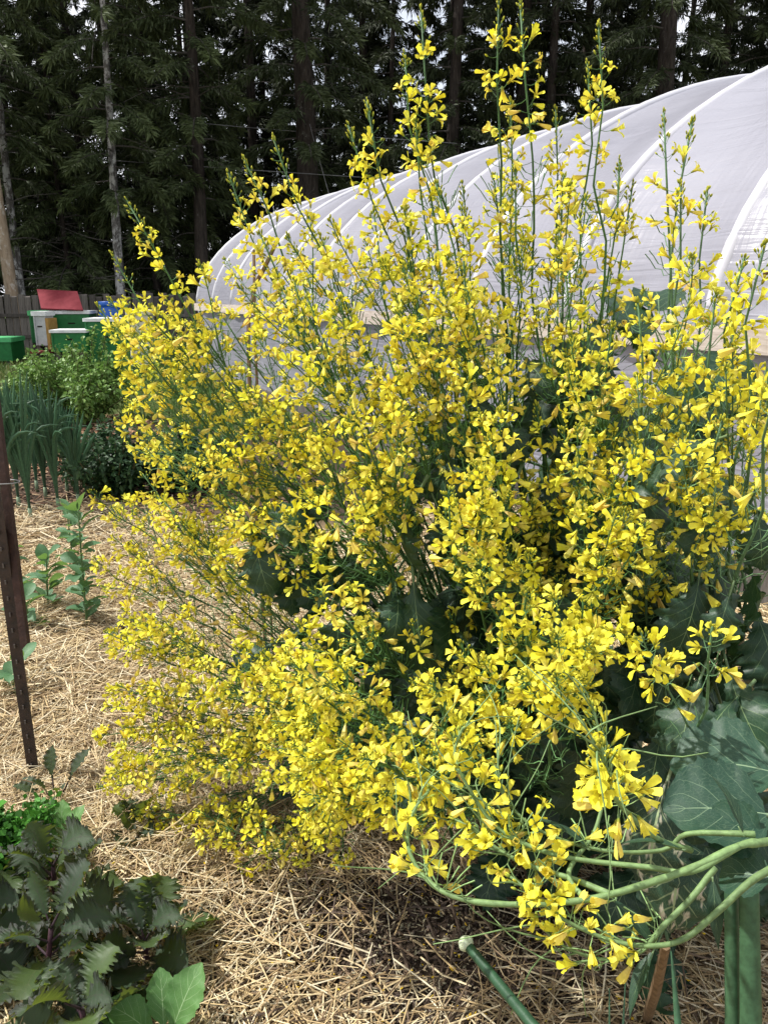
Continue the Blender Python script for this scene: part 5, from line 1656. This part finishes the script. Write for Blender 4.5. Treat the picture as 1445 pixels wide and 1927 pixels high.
# ------------------------------------------------------------------ shrubs beside the path
def shrub(name, label, base, rx, ry, h, nst, nlf, lsize, pal, seed, cat='shrub', spire=0):
    r = np.random.default_rng(seed)
    root = thing(name, label, cat, base)
    Gs, Gl = Geo(), Geo()
    for q in range(nst):
        a = r.uniform(0, 6.28); f = math.sqrt(r.uniform())
        hh = h * (1 - 0.45 * f * f) * r.uniform(0.75, 1.08)
        if q < spire: hh = h * r.uniform(1.1, 1.35); f *= 0.6
        e = np.array([rx * f * math.cos(a), ry * f * math.sin(a), hh])
        P = bez(np.array([e[0] * 0.15, e[1] * 0.15, 0]), np.array([e[0] * 0.4, e[1] * 0.4, hh * 0.4]), e * [0.9, 0.9, 0.75], e, 9)
        Gs.add(*tube(P, np.linspace(0.010, 0.003, 9), 4), (0.10, 0.09, 0.045))
        m = nlf // nst
        t_ = r.uniform(0.2, 1.0, m)
        bp = np.stack([np.interp(t_, np.linspace(0, 1, 9), P[:, k]) for k in range(3)], -1)
        d = nrm(r.normal(0, 1, (m, 3)) + [0, 0, 0.1]); bp = bp + d * r.uniform(0, 0.10, (m, 1)) * (h / 1.2) * (0.45 if q < spire else 1.3)
        s_ = nrm(np.cross(d, UP + r.normal(0, 0.5, (m, 3)))); ln = lsize * r.uniform(0.6, 1.3, (m, 1))
        up_ = np.cross(s_, d)
        tip = bp + d * ln - UP * ln * 0.15
        mid = bp + d * ln * 0.45
        V = np.stack([bp, mid - s_ * ln * 0.34 + up_ * ln * 0.10, tip, mid + s_ * ln * 0.34 + up_ * ln * 0.10, mid - up_ * ln * 0.02], 1).reshape(-1, 3)
        F = (np.array([[0, 1, 4], [1, 2, 4], [2, 3, 4], [3, 0, 4]])[None] + (np.arange(m) * 5)[:, None, None]).reshape(-1, 3)
        C = np.array(pal)[r.integers(0, len(pal), m)] * r.uniform(0.8, 1.2, (m, 1))
        Gl.add(V, F, np.repeat(C, 5, 0))
    Gs.build('stems', MAT['stem'], root); Gl.build('foliage', MAT['foliage'], root)
    return root


b = on_ground(150, 800)
shrub('currant_shrub', 'bright green leafy shrub in front of the hives', b, 1.0, 0.8, 0.98, 52, 8200, 0.060, [(0.13, 0.25, 0.045), (0.17, 0.31, 0.065), (0.10, 0.19, 0.04), (0.22, 0.34, 0.09)], 3, spire=2)
b = on_ground(62, 770)
shrub('currant_shrub', 'small loose green shrub left of the bright leafy one', b + np.array([0.35, 0, 0]), 0.4, 0.4, 0.85, 14, 1300, 0.055, [(0.11, 0.20, 0.05), (0.14, 0.25, 0.06), (0.08, 0.15, 0.03)], 4)
b = on_ground(215, 935)
shrub('potato_bush', 'dark green low bush between the leeks and yellow flowers', b, 0.52, 0.50, 0.62, 46, 5200, 0.050, [(0.030, 0.075, 0.028), (0.042, 0.095, 0.035), (0.022, 0.055, 0.022), (0.06, 0.12, 0.045)], 6, cat='bush')
b = on_ground(330, 930)
shrub('potato_bush', 'dark leafy bush behind the low yellow flowers', b + np.array([0.05, 0.15, 0]), 0.5, 0.45, 0.55, 36, 3600, 0.055, [(0.032, 0.08, 0.03), (0.045, 0.10, 0.04), (0.022, 0.055, 0.022)], 7, cat='bush')

# ------------------------------------------------------------------ metal post and rusty stake
pb = on_ground(66, 1470)
ptop = at_y(-30, 640, pb[1])
post = thing('metal_post', 'dark steel fence post with studs standing in the straw', 'post', (pb[0], pb[1], 0))
hgtp = 1.75
G = Geo(); G.add(*box(0.038, 0.006, hgtp + 0.2, (0, 0, -0.2))); V, F = box(0.006, 0.030, hgtp + 0.2, (0, 0.019, -0.2)); G.add(V, F); G.build('tee_bar', MAT['post_paint'], post)
stud = Geo(); stud.add(*box(0.005, 0.005, 0.013))
sm = stud.mesh('stud', MAT['stud_pale'])
for k in range(30):
    link('stud', sm, post, (0.0, -0.0065, 0.06 + k * 0.055))
e0, e1 = at(47, 1224, 2.45), at(-6, 800, 2.42)
stk = thing('rusty_stake', 'rusty angle iron hanging beside the dark post, ending above the ground', 'stake', e0)
dv = nrm(e1 - e0); sd = nrm(np.cross(dv, [0, 1.0, 0])); fw = np.cross(sd, dv)
Lk = np.linalg.norm(e1 - e0) * 1.5
sec = [(-0.011, 0.0), (0.012, 0.0), (0.012, 0.004), (-0.008, 0.004), (-0.008, 0.022), (-0.011, 0.022)]
r0_ = [sd * a_ + fw * b_ + dv * (0.02 if a_ < 0 else 0.0) for a_, b_ in sec]; r1_ = [p + dv * Lk for p in r0_]
k = len(sec); j = np.arange(k); jn = (j + 1) % k
G = Geo(); G.add(np.array(r0_ + r1_), (np.stack([j, jn, k + jn, k + j], 1), np.array([j[::-1]]), np.array([k + j]))); G.build('angle_bar', MAT['rust'], stk)
# wire tie holding it to the post
tp = at(10, 930, 2.42) - e0
G = Geo(); a = np.linspace(0, 2 * math.pi, 14); G.add(*tube(np.stack([0.05 * np.cos(a), 0.03 * np.sin(a) + 0.0, 0 * a], -1) + (e1 - e0) * 0.75, 0.002, 4)); G.build('wire_tie', MAT['cable'], stk)

# a scrap of yellowed leaf on the straw
p = on_ground(72, 1195); p[2] = float(hgt(p[0], p[1])) + 0.05
g = leaf_geo(0.05, 0.04, OVAL, 0.004, 0.6, 0.4, 0.01, 3, nx=5, ny=8, seed=3); tag(g.build('fallen_leaf', MAT['clay'], loc=p, smooth=True), 'yellowed fallen leaf lying on the straw by the post', 'leaf')

# ------------------------------------------------------------------ bees
FP = np.array([f[0] for f in ALL_FLOWERS]); FD = np.array([f[1] for f in ALL_FLOWERS])
fu, fv, fd = project(FP)
bee_k = 8
def ell(c, rx, ry, rz, n1=6, n2=8):
    V, F = [], []
    for i in range(n1 + 1):
        th = math.pi * i / n1
        for j in range(n2):
            a = 2 * math.pi * j / n2
            V.append((c[0] + rx * math.cos(th), c[1] + ry * math.sin(th) * math.cos(a), c[2] + rz * math.sin(th) * math.sin(a)))
    for i in range(n1):
        for j in range(n2):
            F.append((i * n2 + j, i * n2 + (j + 1) % n2, (i + 1) * n2 + (j + 1) % n2, (i + 1) * n2 + j))
    return np.array(V), np.array(F)


for (u, v, lb) in ((1414, 506, 'honey bee on the flowers at the right edge'), (512, 1082, 'honey bee on a flower left of the dark leafy hollow'), (808, 545, 'honey bee on flowers in the upper middle of the bush')):
    sc = (fu - u) ** 2 + (fv - v) ** 2 + (fd * 40) ** 2
    k = int(np.argmin(sc))
    p = FP[k] + FD[k] * 0.016 + np.array([0, -0.006, 0.002])
    root = thing('bee', lb, 'bee', p, random.uniform(0, 3))
    G = Geo(); G.add(*ell((-0.0045, 0, 0), 0.0055, 0.0026, 0.0026)); G.add(*ell((0.002, 0, 0.0004), 0.0028, 0.0025, 0.0025)); G.add(*ell((0.0055, 0, 0), 0.0018, 0.0019, 0.0017)); G.build('body', MAT['bee_body'], root, smooth=True)
    for s_ in (-1, 1):
        G = Geo(); G.add(np.array([(0.002, 0.001 * s_, 0.002), (-0.002, 0.005 * s_, 0.0035), (-0.008, 0.006 * s_, 0.004), (-0.007, 0.002 * s_, 0.0035)]), np.array([[0, 1, 2, 3]])); G.build('wing', MAT['bee_wing'], root)
